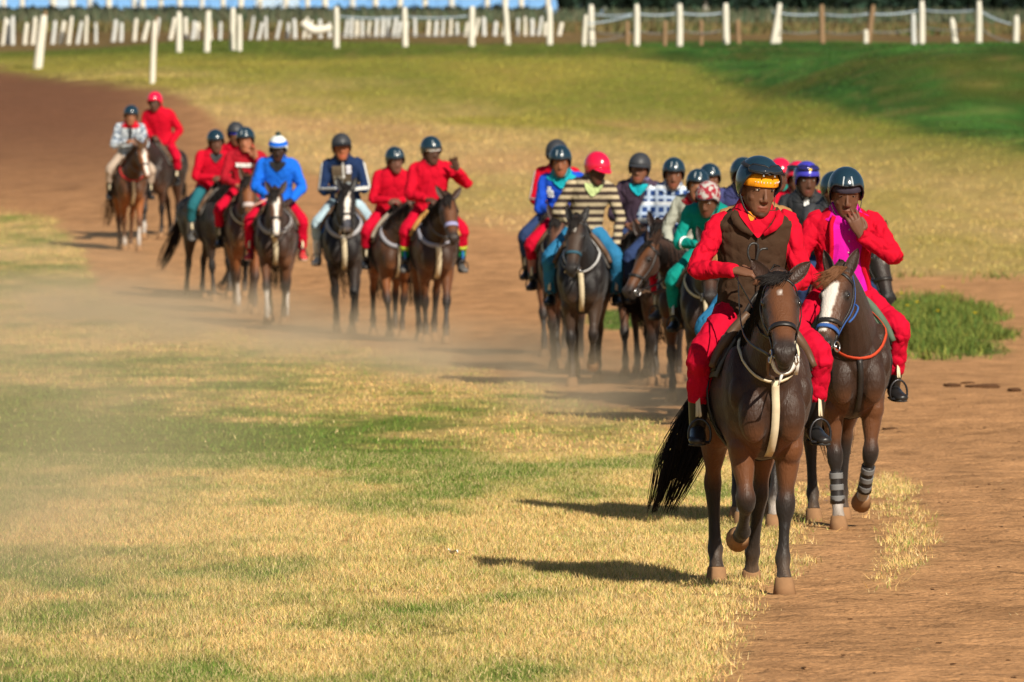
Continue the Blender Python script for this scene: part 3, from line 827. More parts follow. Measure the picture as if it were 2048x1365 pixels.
    # ears
    for s in (-1, 1):
        es = p.get('ears', 22); er = math.radians(es if not hasattr(es, '__len__') else es[(s + 1) // 2])
        up = nrm(-f.hax * .75 + f.hfr * p.get('earf', .35)); up = nrm(up * math.cos(er) + f.hlat * s * math.sin(er))
        face = nrm(f.hfr * .9 + f.hax * .35 + f.hlat * s * .45); face = nrm(face - up * face.dot(up)); lt = np.cross(up, face)
        b0 = head_loc(f, s * .05, .0, .028)
        m2 = MB(); rings = []; L = .185
        for k in np.linspace(0, 1, 8):
            wd = .040 * (math.sin(math.pi * (k * .78 + .22)) ** .8) + .001; th_ = .007 * (1 - k) + .002; cup = .030 * (1 - k * .6)
            outer = []; inner = []
            for q_ in np.linspace(-1, 1, 7):
                a_ = q_ * 1.25
                pt = b0 + up * L * k + lt * wd * math.sin(a_) / .95 + face * (cup * (1 - math.cos(a_)) * 1.1 - .012 - .018 * k * k)
                outer.append(pt - face * th_); inner.append(pt + face * th_)
            rings.append(A(outer + inner[::-1]))
        m2.rings(rings)
        link('ear', m2.mesh('ear'), coat_plain(p['coat'], p['dk']), root)
    # mane and forelock
    npth, nr = spline(f.npath, f.nrad, 6)
    m2 = MB(); side = p.get('mane_side', -1); nst = (80, 150, 480)[hi]; rr = random.Random(sp['seed'])
    wst = (.016, .011, .0042)[hi]
    for k in range(nst):
        i = rr.uniform(.30, .98) * (len(npth) - 1); i0 = int(i); fr_ = i - i0; i1 = min(i0 + 1, len(npth) - 1)
        c = lerp(npth[i0], npth[i1], fr_); r_ = lerp(nr[i0], nr[i1], fr_); tg = nrm(npth[i1] - npth[max(i0 - 1, 0)])
        up = nrm(np.cross(tg, f.nlat)); up = up if up[2] > 0 else -up
        crest = c + up * (r_[1] * .985); out_ = f.nlat * side
        L = rr.uniform(.16, .27) * p.get('mane', 1.0)
        P = [crest - out_ * .01, crest + up * .012 + out_ * .02, crest + out_ * (r_[0] * .95 + .012) - A((0, 0, L * .45)) + tg * rr.uniform(-.02, .02), crest + out_ * (r_[0] * 1.05 + .02) - A((0, 0, L)) + tg * rr.uniform(-.05, .04)]
        m2.ribbon(P, [up, up, nrm(out_ + up * .3), out_], [wst, wst, wst * .9, wst * .2], .0025)
    if p.get('mane', 1.0) > 0: link('mane', m2.mesh('mane'), hair_c, root)
    m2 = MB()
    for k in range((14, 34, 170)[hi]):
        xs = rr.gauss(0, .022); L = rr.uniform(.06, .21) * p.get('forelock', 1)
        side2 = p.get('fl_side', -.02) * rr.uniform(.4, 1.6)
        P = [head_loc(f, xs * .7, -.07, -.005 + rr.uniform(-.02, .02)), head_loc(f, xs, -.03, .065 + rr.uniform(-.012, .012)), head_loc(f, xs + side2 * .6, L * .5, .095), head_loc(f, xs * .9 + side2 * 1.6, L, .088 + rr.uniform(0, .012))]
        m2.ribbon(P, [f.hfr] * 4, [wst, wst, wst * .9, wst * .25], .002)
    if p.get('forelock', 1) > 0: link('forelock', m2.mesh('forelock'), hair_mat(p['flc']) if 'flc' in p else hair_c, root)
    # tail
    m2 = MB(); sw = p.get('tail', (0, 0)); nt = (60, 110, 560)[hi]
    for k in range(nt):
        a = rr.uniform(0, 6.28); q_ = rr.random() ** .6; L = rr.uniform(.45, 1.0) ** .7
        x0 = math.cos(a) * q_ * .028; z0 = math.sin(a) * q_ * .03
        sp_ = .02 + .075 * q_ * rr.uniform(.5, 1.3)
        P = [U(x0, -.80, 1.335 + z0), U(x0 * 1.6 + sw[0] * .18, -.885, 1.25 + z0), U(x0 * 2.5 + sw[0] * .50 * L + math.cos(a) * sp_ * .25, -.93 + sw[1] * .3, 1.30 - .38 * L), U(x0 * 3 + sw[0] * .8 * L + math.cos(a) * sp_ * .7, -.93 + sw[1] * .7 * L + math.sin(a) * sp_ * .5, 1.30 - .68 * L), U(sw[0] * 1.05 * L + math.cos(a) * sp_, -.92 + sw[1] * L + math.sin(a) * sp_ * .7, 1.30 - .92 * L)]
        P = [A(q) for q in P]
        w_ = wst * 1.5
        m2.ribbon(P, [nrm(A((math.cos(a), math.sin(a), .1)))] * len(P), list(np.linspace(w_, w_ * .25, len(P))), .0025)
    link('tail', m2.mesh('tail'), hair_c, root)
    f.root = root; f.hoofs = hoofs; f.fet = fet; f.knees = knees
    tack(f, p)
    return f
def rot_x(a):
    c, s = math.cos(a), math.sin(a); return A([[1, 0, 0], [0, c, -s], [0, s, c]])

HOOF_M = mat('dusty_hoof', (.27, .15, .075), rough=.9, spec=.1, var=.3, vscale=18)
EYE_M = mat('horse_eye', (.012, .008, .006), rough=.08, spec=.8, var=0)
NOSTRIL_M = mat('nostril', (.006, .005, .005), rough=.8, spec=.1, var=0)
def hair_mat(c): return mat('horse_hair_%d_%d' % (int(c[0] * 1000), int(c[1] * 1000)), c, rough=.6, spec=.18, var=.35, vscale=30)
def coat_mat(c, dk, plain=False):
    nm = 'coat_%d_%d_%d_%d' % (int(c[0] * 999), int(c[1] * 999), int(dk[0] * 999), int(plain))
    if nm in MATS: return MATS[nm]
    m, n, l, b = new_mat(nm)
    b.inputs['Roughness'].default_value = .40; b.inputs['Specular IOR Level'].default_value = .30; b.inputs['Sheen Weight'].default_value = .06
    at = n.new('ShaderNodeAttribute'); at.attribute_name = 'mark'
    sp = n.new('ShaderNodeSeparateColor'); l.new(at.outputs['Color'], sp.inputs[0])
    tc = n.new('ShaderNodeTexCoord')
    nz = n.new('ShaderNodeTexNoise'); nz.inputs['Scale'].default_value = 6; nz.inputs['Detail'].default_value = 9; nz.inputs['Roughness'].default_value = .68; l.new(tc.outputs['Object'], nz.inputs['Vector'])
    def mix(f, a, bb):
        x = n.new('ShaderNodeMix'); x.data_type = 'RGBA'
        if isinstance(f, float): x.inputs['Factor'].default_value = f
        else: l.new(f, x.inputs['Factor'])
        for k, v_ in (('A', a), ('B', bb)):
            if isinstance(v_, tuple): x.inputs[k].default_value = (*v_, 1)
            else: l.new(v_, x.inputs[k])
        return x.outputs['Result']
    base = mix(nz.outputs['Fac'], tuple(v_ * .32 for v_ in c), tuple(v_ * 1.2 for v_ in c))
    if not plain:
        a2 = n.new('ShaderNodeAttribute'); a2.attribute_name = 'mark2'; base = mix(a2.outputs['Fac'], base, tuple(min(.9, q_) for q_ in (c[0] * 2.5 + .012, c[1] * 2.1 + .004, c[2] * 1.5)))
        r = mix(sp.outputs[0], base, dk); r = mix(sp.outputs[1], r, (.70, .64, .58)); r = mix(sp.outputs[2], r, (.135, .085, .052))
    else: r = base
    l.new(r, b.inputs['Base Color'])
    hn = n.new('ShaderNodeTexNoise'); hn.inputs['Scale'].default_value = 120; hn.inputs['Detail'].default_value = 2
    mp = n.new('ShaderNodeMapping'); mp.inputs['Scale'].default_value = (1, 1, .25); l.new(tc.outputs['Object'], mp.inputs['Vector']); l.new(mp.outputs['Vector'], hn.inputs['Vector'])
    bp = n.new('ShaderNodeBump'); bp.inputs['Strength'].default_value = .75; bp.inputs['Distance'].default_value = .005
    l.new(hn.outputs['Fac'], bp.inputs['Height']); l.new(bp.outputs['Normal'], b.inputs['Normal'])
    vn = n.new('ShaderNodeTexNoise'); vn.inputs['Scale'].default_value = 11; vn.inputs['Detail'].default_value = 3; vn.inputs['Distortion'].default_value = .8; l.new(tc.outputs['Object'], vn.inputs['Vector'])
    b3 = n.new('ShaderNodeBump'); b3.inputs['Strength'].default_value = .16; b3.inputs['Distance'].default_value = .035; l.new(vn.outputs['Fac'], b3.inputs['Height']); l.new(b3.outputs['Normal'], bp.inputs['Normal'])
    rm_ = n.new('ShaderNodeMapRange'); rm_.inputs['From Min'].default_value = .3; rm_.inputs['From Max'].default_value = .7; rm_.inputs['To Min'].default_value = .41; rm_.inputs['To Max'].default_value = .58
    l.new(nz.outputs['Fac'], rm_.inputs['Value']); l.new(rm_.outputs['Result'], b.inputs['Roughness'])
    MATS[nm] = m
    return m
def coat_plain(c, dk): return coat_mat(c, dk, True)

# ------------------------------------------------------------------ saddlery
LEATHER = mat('black_leather', (.018, .015, .014), rough=.45, spec=.45, var=.3, vscale=20)
BROWNL = mat('brown_leather', (.10, .055, .03), rough=.5, spec=.4, var=.3, vscale=15)
STEEL = mat('bit_steel', (.6, .6, .6), rough=.3, metal=1.0, var=.05)
STIRRUP = mat('dark_stirrup_iron', (.05, .05, .055), rough=.35, metal=.8, var=.1)
CREAM = mat('cream_webbing', (.66, .57, .40), rough=.8, spec=.15, var=.18, vscale=25)
def strapm(c): return {'black': LEATHER, 'brown': BROWNL, 'cream': CREAM}.get(c) if isinstance(c, str) and c in ('black', 'brown', 'cream') else mat('webbing_%d_%d_%d' % tuple(int(v * 99) for v in c), c, rough=.7, spec=.2)
def onto(f, p, off=.006):
    h, n_, i, d = f.bvh.find_nearest(Vector(p))
    return A(h) + A(n_) * off, A(n_)
def torus(mb, c, R_, r_, nax, n=16, m=6):
    nax = nrm(nax); a = nrm(np.cross(nax, (0.1, .2, 1))); b_ = np.cross(nax, a); rings = []
    for th in np.linspace(0, 2 * math.pi, n + 1):
        d = a * math.cos(th) + b_ * math.sin(th)
        rings.append(A([c + d * (R_ + r_ * math.cos(q_)) + nax * r_ * math.sin(q_) for q_ in np.linspace(0, 2 * math.pi, m, endpoint=False)]))
    mb.rings(rings, caps=False)
def patch(mb, fn, us, ths, off, thick):
    """sheet over the trunk, with thickness"""
    nu, nt = len(us), len(ths); top = []; bot = []
    for i, u in enumerate(us):
        for th in ths:
            o_ = off(u, th) if callable(off) else off
            top.append(fn(u, th, o_ + thick)); bot.append(fn(u, th, o_))
    vs = top + bot; N = nu * nt; fs = []
    for i in range(nu - 1):
        for j in range(nt - 1):
            a, b_, c, d = i * nt + j, i * nt + j + 1, (i + 1) * nt + j + 1, (i + 1) * nt + j
            fs.append((a, b_, c, d)); fs.append((N + d, N + c, N + b_, N + a))
    edge = [i * nt for i in range(nu)] ; edge2 = [i * nt + nt - 1 for i in range(nu)]
    for i in range(nu - 1):
        fs.append((edge[i], edge[i + 1], N + edge[i + 1], N + edge[i])); fs.append((edge2[i + 1], edge2[i], N + edge2[i], N + edge2[i + 1]))
    for j in range(nt - 1):
        fs.append((j + 1, j, N + j, N + j + 1)); a = (nu - 1) * nt
        fs.append((a + j, a + j + 1, N + a + j + 1, N + a + j))
    mb.add(vs, fs)
def tack(f, p):
    root = f.root; hi = p.get('hi', 0)
    bc = strapm(p.get('bridle', 'black')); nbc = strapm(p.get('noseband', p.get('bridle', 'black')))
    wd = .019 if hi == 2 else .024
    # bridle: cheek pieces, browband, crown, noseband
    mb = MB(); ths = np.linspace(math.radians(-30), math.radians(210), 15)
    mb.ribbon([head_pt(f, .035 + .02 * math.cos(2 * th), th, .006) for th in ths], [nrm(head_pt(f, .04, th, .05) - head_pt(f, .04, th, 0)) for th in ths], wd)
    for s, th in ((1, math.radians(8)), (-1, math.radians(172))):
        ts = np.linspace(.03, .50, 9)
        mb.ribbon([head_pt(f, t, th - s * .25 * (t / .5), .007) for t in ts], [nrm(head_pt(f, t, th, .05) - head_pt(f, t, th, 0)) for t in ts], wd * .8)
    br = link('bridle', mb.mesh('bridle'), bc, root)
    mb = MB(); ths = np.linspace(0, 2 * math.pi, 21)[:-1]; tn = p.get('nbt', .365)
    mb.ribbon([head_pt(f, tn + .018 * math.sin(th), th, .005) for th in ths], [nrm(head_pt(f, tn, th, .05) - head_pt(f, tn, th, 0)) for th in ths], p.get('nbw', .03), .006, closed=True)
    link('noseband', mb.mesh('noseband'), nbc, br)
    f.bit = {}
    for s in (-1, 1):
        c = head_loc(f, s * .072, .515, -.055); f.bit[s] = c
        mb = MB(); torus(mb, c, .034, .005, f.hlat + f.hfr * .2 * s, 14, 6); link('bit_ring', mb.mesh('bit_ring'), STEEL, br)
    mb = MB(); mb.tube([f.bit[-1], head_loc(f, 0, .525, -.060), f.bit[1]], [.007] * 3, lat=f.hfr, n=6); link('bit', mb.mesh('bit'), STEEL, br)
    if p.get('lip'):       # white curb strap and froth under the chin
        mb = MB(); Pl = [f.bit[-1], head_loc(f, -.04, .56, -.115), head_loc(f, 0, .575, -.125), head_loc(f, .04, .56, -.115), f.bit[1]]
        Pl, _ = spline(Pl, [.01] * 5, 4); mb.ribbon(list(Pl), [nrm(f.hax - f.hfr * .4)] * len(Pl), .022, .006)
        mb.tube([head_loc(f, -.01, .575, -.125), head_loc(f, -.02, .60, -.15), head_loc(f, -.03, .60, -.19)], [.010, .007, .003], n=6)
        mb.ribbon([f.bit[1], f.bit[1] + A((.005, .02, -.05)), f.bit[1] + A((.0, .04, -.10))], [A((.3, -1, 0))] * 3, .018, .004)
        link('curb_strap', mb.mesh('curb_strap'), mat('white_rubber', (.74, .72, .68), rough=.5), br)
    if p.get('halter'):       # blue head collar over the bridle
        hm = strapm(p['halter']); mb = MB()
        mb.ribbon([head_pt(f, .43, th, .012) for th in ths], [nrm(head_pt(f, .43, th, .05) - head_pt(f, .43, th, 0)) for th in ths], .026, .004, closed=True)
        for s, th in ((1, math.radians(-14)), (-1, math.radians(194))):
            ts = np.linspace(-.03, .43, 9)
            mb.ribbon([head_pt(f, t, th, .012) for t in ts], [nrm(head_pt(f, t, th, .05) - head_pt(f, t, th, 0)) for t in ts], .02)
        mb.tube([head_pt(f, .16, math.radians(-16), .02), head_pt(f, .19, math.radians(-12), .045), head_pt(f, .25, math.radians(-18), .04), head_pt(f, .30, math.radians(-22), .03)], [.007] * 4, n=6)
        link('halter', mb.mesh('halter'), hm, root)
    # neck strap and breast strap
    if p.get('bp', 'cream'):
        bm_ = strapm(p.get('bp', 'cream')); mb = MB(); P = []; N = []
        lo = U(0, .80, p.get('bpz', 1.13)); hi_ = U(0, .32, 1.54)
        for th in np.linspace(0, 2 * math.pi, 33)[:-1]:
            c = lerp(hi_, lo, .5 - .5 * math.cos(th)) ; c = c + A((1, 0, 0)) * p.get('bpx', .22) * math.sin(th)
            q_, n_ = onto(f, c, .008); 
            P.append(q_); N.append(n_)
        P = A(P); N = A(N)
        for _ in range(2): P = (np.roll(P, 1, 0) + 2 * P + np.roll(P, -1, 0)) / 4
        P = P + N * .006
        mb.ribbon(list(P), list(N), p.get('bpw', .022), .005, closed=True)
        ns = link('neck_strap', mb.mesh('neck_strap'), strapm(p.get('neckc', p.get('bp', 'cream'))), root)
        mb = MB(); P = []; N = []
        for k in np.linspace(0, 1, 14):
            z = lerp(P0z(f, p), .755, k); h_ = f.bvh.ray_cast(Vector((0.0, -1.6, z)), Vector((0, 1, 0)))[0]
            P.append(A((.012 * math.sin(k * 3), (h_[1] if h_ is not None else -.6) - .012, z)))
        P = A(P)
        for _ in range(3): P[1:-1] = np.minimum((P[:-2] + 2 * P[1:-1] + P[2:]) / 4, P[1:-1] + A((9, 0, 9)))
        N = [A((0, -1, 0))] * len(P); P = list(P)
        mb.ribbon(P, N, p.get('bsw', .034), .005)
        link('breast_strap', mb.mesh('breast_strap'), strapm(p.get('breastc', p.get('bp', 'cream'))), root)
        if p.get('fork', 1):       # martingale fork up to the reins
            mb = MB()
            c0, n0 = onto(f, U(0, .85, P0z(f, p)), .014)
            for s in (-1, 1):
                t_ = f.bit[s] + A((-f.hlat * s * .0)); mid_ = lerp(c0, t_, .5) + A((s * .03, -.02, -.03))
                Pm, _ = spline([c0, mid_, t_ - f.hax * .03 + A((0, .05, 0))], [.01] * 3, 4)
                mb.ribbon(list(Pm), [A((0, -1, .2))] * len(Pm), .017, .004)
            link('martingale', mb.mesh('martingale'), strapm(p.get('forkc', 'brown')), root)
    # saddle cloth, saddle, girth
    sc_ = p.get('cloth', (.12, .11, .10))
    mb = MB(); ths = np.linspace(math.radians(8), math.radians(172), 19)
    patch(mb, torso_pt, np.linspace(-.36, .40, 12), ths, .010, .014)
    link('saddle_cloth', mb.mesh('saddle_cloth'), mat('saddle_cloth_%d_%d_%d' % tuple(int(v * 99) for v in sc_), sc_, rough=.9, spec=.1, bump=.3), root)
    mb = MB()
    def so(u, th):
        k = (u + .30) / .62; s = max(0, math.sin(th))
        return .024 + s ** 8 * (.008 + .075 * (2 * k - 1) ** 4)
    patch(mb, torso_pt, np.linspace(-.30, .32, 12), np.linspace(math.radians(38), math.radians(142), 17), so, .028)
    sd = link('saddle', mb.mesh('saddle'), strapm(p.get('saddle', 'black')), root)
    for s in (-1, 1):
        mb = MB(); a0, a1 = (12, 50) if s > 0 else (130, 168)
        patch(mb, torso_pt, np.linspace(-.10, .37, 7), np.linspace(math.radians(a0), math.radians(a1), 7), .026, .013)
        fl = link('saddle_flap', mb.mesh('saddle_flap'), strapm(p.get('saddle', 'black')), sd)
        mb = MB(); P = [torso_pt(.36 + .015 * math.sin(k * 3), math.radians(90 - s * (90 - d_)), .055) for k, d_ in enumerate(np.linspace(62, 14, 6))]
        mb.tube(P, [.018, .026, .03, .03, .026, .018], n=8); link('knee_roll', mb.mesh('knee_roll'), strapm(p.get('roll_c', 'brown')), sd)
    mb = MB(); tg = np.linspace(math.radians(168), math.radians(372), 17)
    mb.ribbon([onto(f, torso_pt(.22, th, .01), .010)[0] for th in tg], [nrm(torso_pt(.22, th, .1) - torso_pt(.22, th, 0)) for th in tg], .08, .008)
    link('girth', mb.mesh('girth'), strapm(p.get('girth', 'black')), root)
    # stirrups hang where the rider's feet are
    for s in (-1, 1):
        ft = A(p['feet'][s]) ; top_ = torso_pt(.14, math.radians(90 - s * 66), .035); 
        mb = MB(); bar = ft + A((0, -.055, .125))
        for dx_ in (-.006, .010):
            P = [top_, lerp(top_, bar, .5) + A((s * .03, 0, 0)), bar + A((s * dx_, dx_, 0))]; P, _ = spline(P, [.01] * 3, 4)
            mb.ribbon(list(P), [A((s * .8, -.6, 0))] * len(P), .022, .004)
        link('stirrup_leather', mb.mesh('stirrup_leather'), strapm(p.get('sl', 'cream')), root)
        mb = MB(); cx = ft + A((0, -.062, -.018)); P = []
        lat = nrm(A((1, s * .25, 0)))
        for th in np.linspace(math.radians(-28), math.radians(208), 13): P.append(cx + lat * .062 * math.cos(th) + A((0, 0, .045 + .085 * math.sin(th))))
        P.append(P[0]); mb.tube(P, [.0075] * len(P), lat=(0, 1, 0), n=6, sub=1, caps=False)
        mb.box(cx + A((0, 0, .002)), (.056, .02, .006), np.stack([lat, np.cross((0, 0, 1), lat), A((0, 0, 1))], 1))
        link('stirrup_iron', mb.mesh('stirrup_iron'), STIRRUP if not p.get('brightiron') else STEEL, root)
    for i in p.get('boots', []):      # brushing boots on the cannons
        a, b_ = f.knees[i], f.fet[i]; d = nrm(b_ - a); mb = MB()
        q0, q1 = a + d * .10, b_ + d * .02
        mb.tube([q0, lerp(q0, q1, .5), q1], [(.042, .05), (.042, .05), (.05, .056)], n=12); bt = link('leg_boot', mb.mesh('leg_boot'), LEATHER, root)
        for k in (.15, .5, .85):
            mb = MB(); c = lerp(q0, q1, k); mb.tube([c - d * .02, c, c + d * .02], [(.047, .055)] * 3, n=12); link('boot_strap', mb.mesh('boot_strap'), mat('grey_strap', (.16, .16, .16), rough=.8), bt)
def P0z(f, p): return p.get('bpz', 1.13)

# ------------------------------------------------------------------ riders
SEAT = 1.50
def ik(S, T, l1, l2, pole):
    d = T - S; L = np.linalg.norm(d)
    if L > (l1 + l2) * .985: T = S + d / L * (l1 + l2) * .985; d = T - S; L = np.linalg.norm(d)
    a = (l1 * l1 - l2 * l2 + L * L) / (2 * L); h = math.sqrt(max(l1 * l1 - a * a, 0))
    n_ = nrm(d); pl = A(pole, float); pl = nrm(pl - n_ * pl.dot(n_))
    return S + n_ * a + pl * h, T
def rider_feet(r):
    k = r.get('stir', 0.0); out = {}
    for s in (-1, 1):
        dx, du, dz = r.get('footoff', {}).get(s, (0, 0, 0))
        out[s] = U(s * (.335 + dx), .20 + du, .835 + k + dz)
    return out
#         t     hw    depth  (along the spine from the crotch)
RT = [(-.12, .10, .10), (-.05, .165, .125), (.05, .165, .122), (.15, .152, .112), (.25, .168, .118), (.34, .188, .124), (.41, .192, .117), (.46, .150, .098), (.50, .088, .078), (.53, .064, .066)]
HSEC = [(-.118, .070, -.045, .020), (-.108, .084, -.025, .036), (-.090, .088, .000, .047), (-.070, .087, .035, .0575), (-.045, .086, .066, .065), (-.015, .088, .088, .068), (.020, .090, .097, .072), (.055, .086, .098, .073), (.085, .068, .084, .064), (.105, .040, .058, .044), (.114, .01, .02, .015)]
EYEW = mat('eye_white', (.42, .37, .33), rough=.4, spec=.5, var=0)
IRIS = mat('eye_iris', (.012, .007, .005), rough=.15, spec=.6, var=0)
def skin_mat(c):
    nm = 'skin_%d' % int(c[0] * 9999)
    if nm in MATS: return MATS[nm]
    m, n, l, b = new_mat(nm)
    b.inputs['Roughness'].default_value = .55; b.inputs['Specular IOR Level'].default_value = .3
    at = n.new('ShaderNodeAttribute'); at.attribute_name = 'mark'
    sp = n.new('ShaderNodeSeparateColor'); l.new(at.outputs['Color'], sp.inputs[0])
    tc = n.new('ShaderNodeTexCoord'); nz = n.new('ShaderNodeTexNoise'); nz.inputs['Scale'].default_value = 14; nz.inputs['Detail'].default_value = 4; l.new(tc.outputs['Object'], nz.inputs['Vector'])
    def mix(f, a, bb):
        x = n.new('ShaderNodeMix'); x.data_type = 'RGBA'; l.new(f, x.inputs['Factor'])
        for k, v_ in (('A', a), ('B', bb)):
            if isinstance(v_, tuple): x.inputs[k].default_value = (*v_, 1)
            else: l.new(v_, x.inputs[k])
        return x.outputs['Result']
    base = mix(nz.outputs['Fac'], tuple(v * .78 for v in c), tuple(v * 1.25 for v in c))
    r = mix(sp.outputs[0], base, (c[0] * 1.25 + .02, c[1] * .8, c[2] * .9))          # lips
    r = mix(sp.outputs[1], r, (.010, .007, .006))                                    # brows, beard, hair
    l.new(r, b.inputs['Base Color']); MATS[nm] = m
    return m
def build_hand(mb, w, d, pn, side, curl=60, spread=.0, scale=1.0, thumb=25):
    """palm, four fingers, thumb; d along the hand, pn out of the palm, side = +1/-1 towards the thumb along l"""
    d = nrm(d); pn = nrm(A(pn, float) - d * A(pn, float).dot(d)); l = np.cross(d, pn) * side; k = scale
    mb.tube([w - d * .03 * k, w + d * .005 * k, w + d * .05 * k, w + d * .092 * k], [(.026 * k, .020 * k), (.030 * k, .019 * k), (.040 * k, .017 * k), (.038 * k, .013 * k)], lat=l, n=10)
    for i, (o, L) in enumerate(((.030, .070), (.010, .080), (-.010, .075), (-.030, .058))):
        c0 = w + (d * .082 + l * o) * k; a = 0; P = [c0 - d * .02 * k, c0]; dd = d
        cu = curl[i] if hasattr(curl, '__len__') else curl
        for q in range(3):
            a += math.radians(cu) * (.8, 1.0, .8)[q]
            dd = nrm(d * math.cos(a) + pn * math.sin(a) + l * (o * spread * 14)); P.append(P[-1] + dd * L * k * (.45, .32, .24)[q])
        mb.tube(P, [r * k for r in (.0095, .0098, .0092, .0085, .0065)], lat=l, n=7, sub=2)
    t0 = w + (d * .02 + l * .028) * k; ta = math.radians(thumb)
    P = [t0 - l * .01 * k, t0 + (d * .3 + l * .9) * .018 * k, t0 + (d * .75 + l * .55 + pn * math.sin(ta)) * .045 * k, t0 + (d * .95 + l * .25 + pn * math.sin(ta) * 1.2) * .072 * k]
    mb.tube(P, [.013 * k, .0125 * k, .0105 * k, .008 * k], lat=pn, n=7, sub=2)

def build_rider(r, f):
    hi = r.get('hi', 0); rr = random.Random(r['seed'])
    root = empty('person'); OFF = A((0, 0, SEAT))
    def L(name, mb, m, par=None, vox=None, smooth=2, fold=0, dec=1.0, sm=True):
        me = mb.mesh(name, sm)
        if vox: me = remesh(me, vox, smooth, .5, dec)
        if fold: folds(me, fold, seed=r['seed'] * 1.7)
        set_verts(me, verts_of(me) - OFF)
        return link(name, me, m, par or root)
    lean = math.radians(r.get('lean', 8)); side = math.radians(r.get('side', 0)); tw = math.radians(r.get('twist', 0))
    P0 = U(0, r.get('sit', -.03), 1.56); TK = 1.10 * r.get('torso', 1.0); WK = 1.03; HK = 1.22
    up = nrm(U(math.sin(side), math.sin(lean), math.cos(lean)))
    lat0 = A((math.cos(tw), math.sin(tw), 0)); lat0 = nrm(lat0 - up * lat0.dot(up)); fwd = nrm(np.cross(up, lat0))
    fwd = fwd if fwd[1] < 0 else -fwd
    slump = r.get('slump', .04)
    def sp(t): return P0 + up * t * TK + fwd * (slump * (t / .5) ** 2 - .0)
    def trunk(t, th, off=0):
        ts = [q[0] for q in RT]; hw = np.interp(t, ts, [q[1] for q in RT]); dp = np.interp(t, ts, [q[2] for q in RT]); hw *= WK; dp *= WK
        c, s = math.cos(th), math.sin(th); e = 2.4
        c = math.copysign(abs(c) ** (2 / e), c); s = math.copysign(abs(s) ** (2 / e), s)
        return sp(t) + lat0 * (hw + off) * c + fwd * (dp + off) * s
    def trunk_rings(mb, t0, t1, off, n=14):
        mb.rings([A([trunk(t, th, off(t) if callable(off) else off) for th in np.linspace(0, 2 * math.pi, 20, endpoint=False)]) for t in np.linspace(t0, t1, n)])
    # limbs
    J = {}
    feet = rider_feet(r)
    for s in (-1, 1):
        hip = P0 + A((s * .095, 0, -.01)); ank = feet[s] + U(-s * .012, -.105, .055)
        kx, ku, kz = r.get('knee', {}).get(s, (0, 0, 0))
        knee, ank = ik(hip, ank, .45 * r.get('leg', 1), .44 * r.get('leg', 1), U(s * .55 + kx, 1.0 + ku, .25 + kz))
        sh = sp(.420) + lat0 * s * .190
        h = r.get('hands', {}).get(s, (s * .05, .33, 1.70)); wr = U(*h)
        el, wr = ik(sh, wr, .31, .275, A(r.get('pole', {}).get(s, (s * .85, .55, -.75)), float))
        J[s] = (hip, knee, ank, sh, el, wr)
    nb = sp(.52)
    hy = math.radians(r.get('hyaw', 0)); hp = math.radians(r.get('hpitch', 5)); ht = math.radians(r.get('htilt', 0))
    hf0 = A((math.sin(hy), -math.cos(hy), 0)); hl = A((math.cos(hy), math.sin(hy), 0)); hf = hf0 * math.cos(hp) - A((0, 0, math.sin(hp))); hu = hf0 * math.sin(hp) + A((0, 0, math.cos(hp)))
    hl, hu = hl * math.cos(ht) + hu * math.sin(ht), hu * math.cos(ht) - hl * math.sin(ht)
    HC = nb + up * .035 + fwd * r.get('hfwd', .05) + hu * .055 + hf * .012
    def hd(x, fo, z): return HC + (hl * x + hf * fo + hu * z) * HK
    def hsec(z, th, off=0):
        zs = [q[0] for q in HSEC]; fr, bk, hw = [np.interp(z, zs, [q[k] for q in HSEC]) for k in (1, 2, 3)]
        c, s = math.cos(th), math.sin(th)
        c2 = math.copysign(abs(c) ** .9, c); s2 = math.copysign(abs(s) ** .9, s)
        return hd((hw + off) * c2, (fr - bk) / 2 + ((fr + bk) / 2 + off) * s2, z)
    # --- body: one continuous figure
    mb = MB()
    mb.rings([A([hsec(z, th) for th in np.linspace(0, 2 * math.pi, 20, endpoint=False)]) for z in np.linspace(-.118, .114, 22)])
    RH = np.stack([hl, hf, hu], 1) * HK
    mb.tube([hd(0, -.02, -.02), lerp(hd(0, -.015, -.09), nb, .4), nb - up * .05], [(.062, .066), (.060, .062), (.080, .075)], lat=hl, n=12)
    mb.tube([hd(0, .082, .018), hd(0, .094, -.012), hd(0, .102, -.033), hd(0, .086, -.046)], [(.0095, .011), (.0105, .013), (.0148, .0135), (.0135, .010)], lat=hl, n=8)   # nose
    for s in (-1, 1):
        mb.ell(hd(s * .0135, .090, -.039), (.0085, .010, .0075), RH, 8, 6)
        mb.tube([hd(s * .012, .087, .030), hd(s * .034, .086, .035), hd(s * .056, .068, .026)], [.009, .011, .009], n=7)     # brow
        mb.ell(hd(s * .042, .050, -.030), (.019, .022, .022), RH, 10, 6)       # cheekbone
        mb.ell(hd(s * .073, -.012, -.012), (.010, .020, .030), RH, 8, 6)       # ear
    mb.ell(hd(0, .082, -.069), (.024, .012, .0065), RH, 12, 6)                 # lips
    mb.ell(hd(0, .081, -.0805), (.020, .011, .0065), RH, 12, 6)
    mb.ell(hd(0, .076, -.104), (.022, .014, .014), RH, 10, 6)                  # chin
    trunk_rings(mb, -.12, .53, -.022, 12)
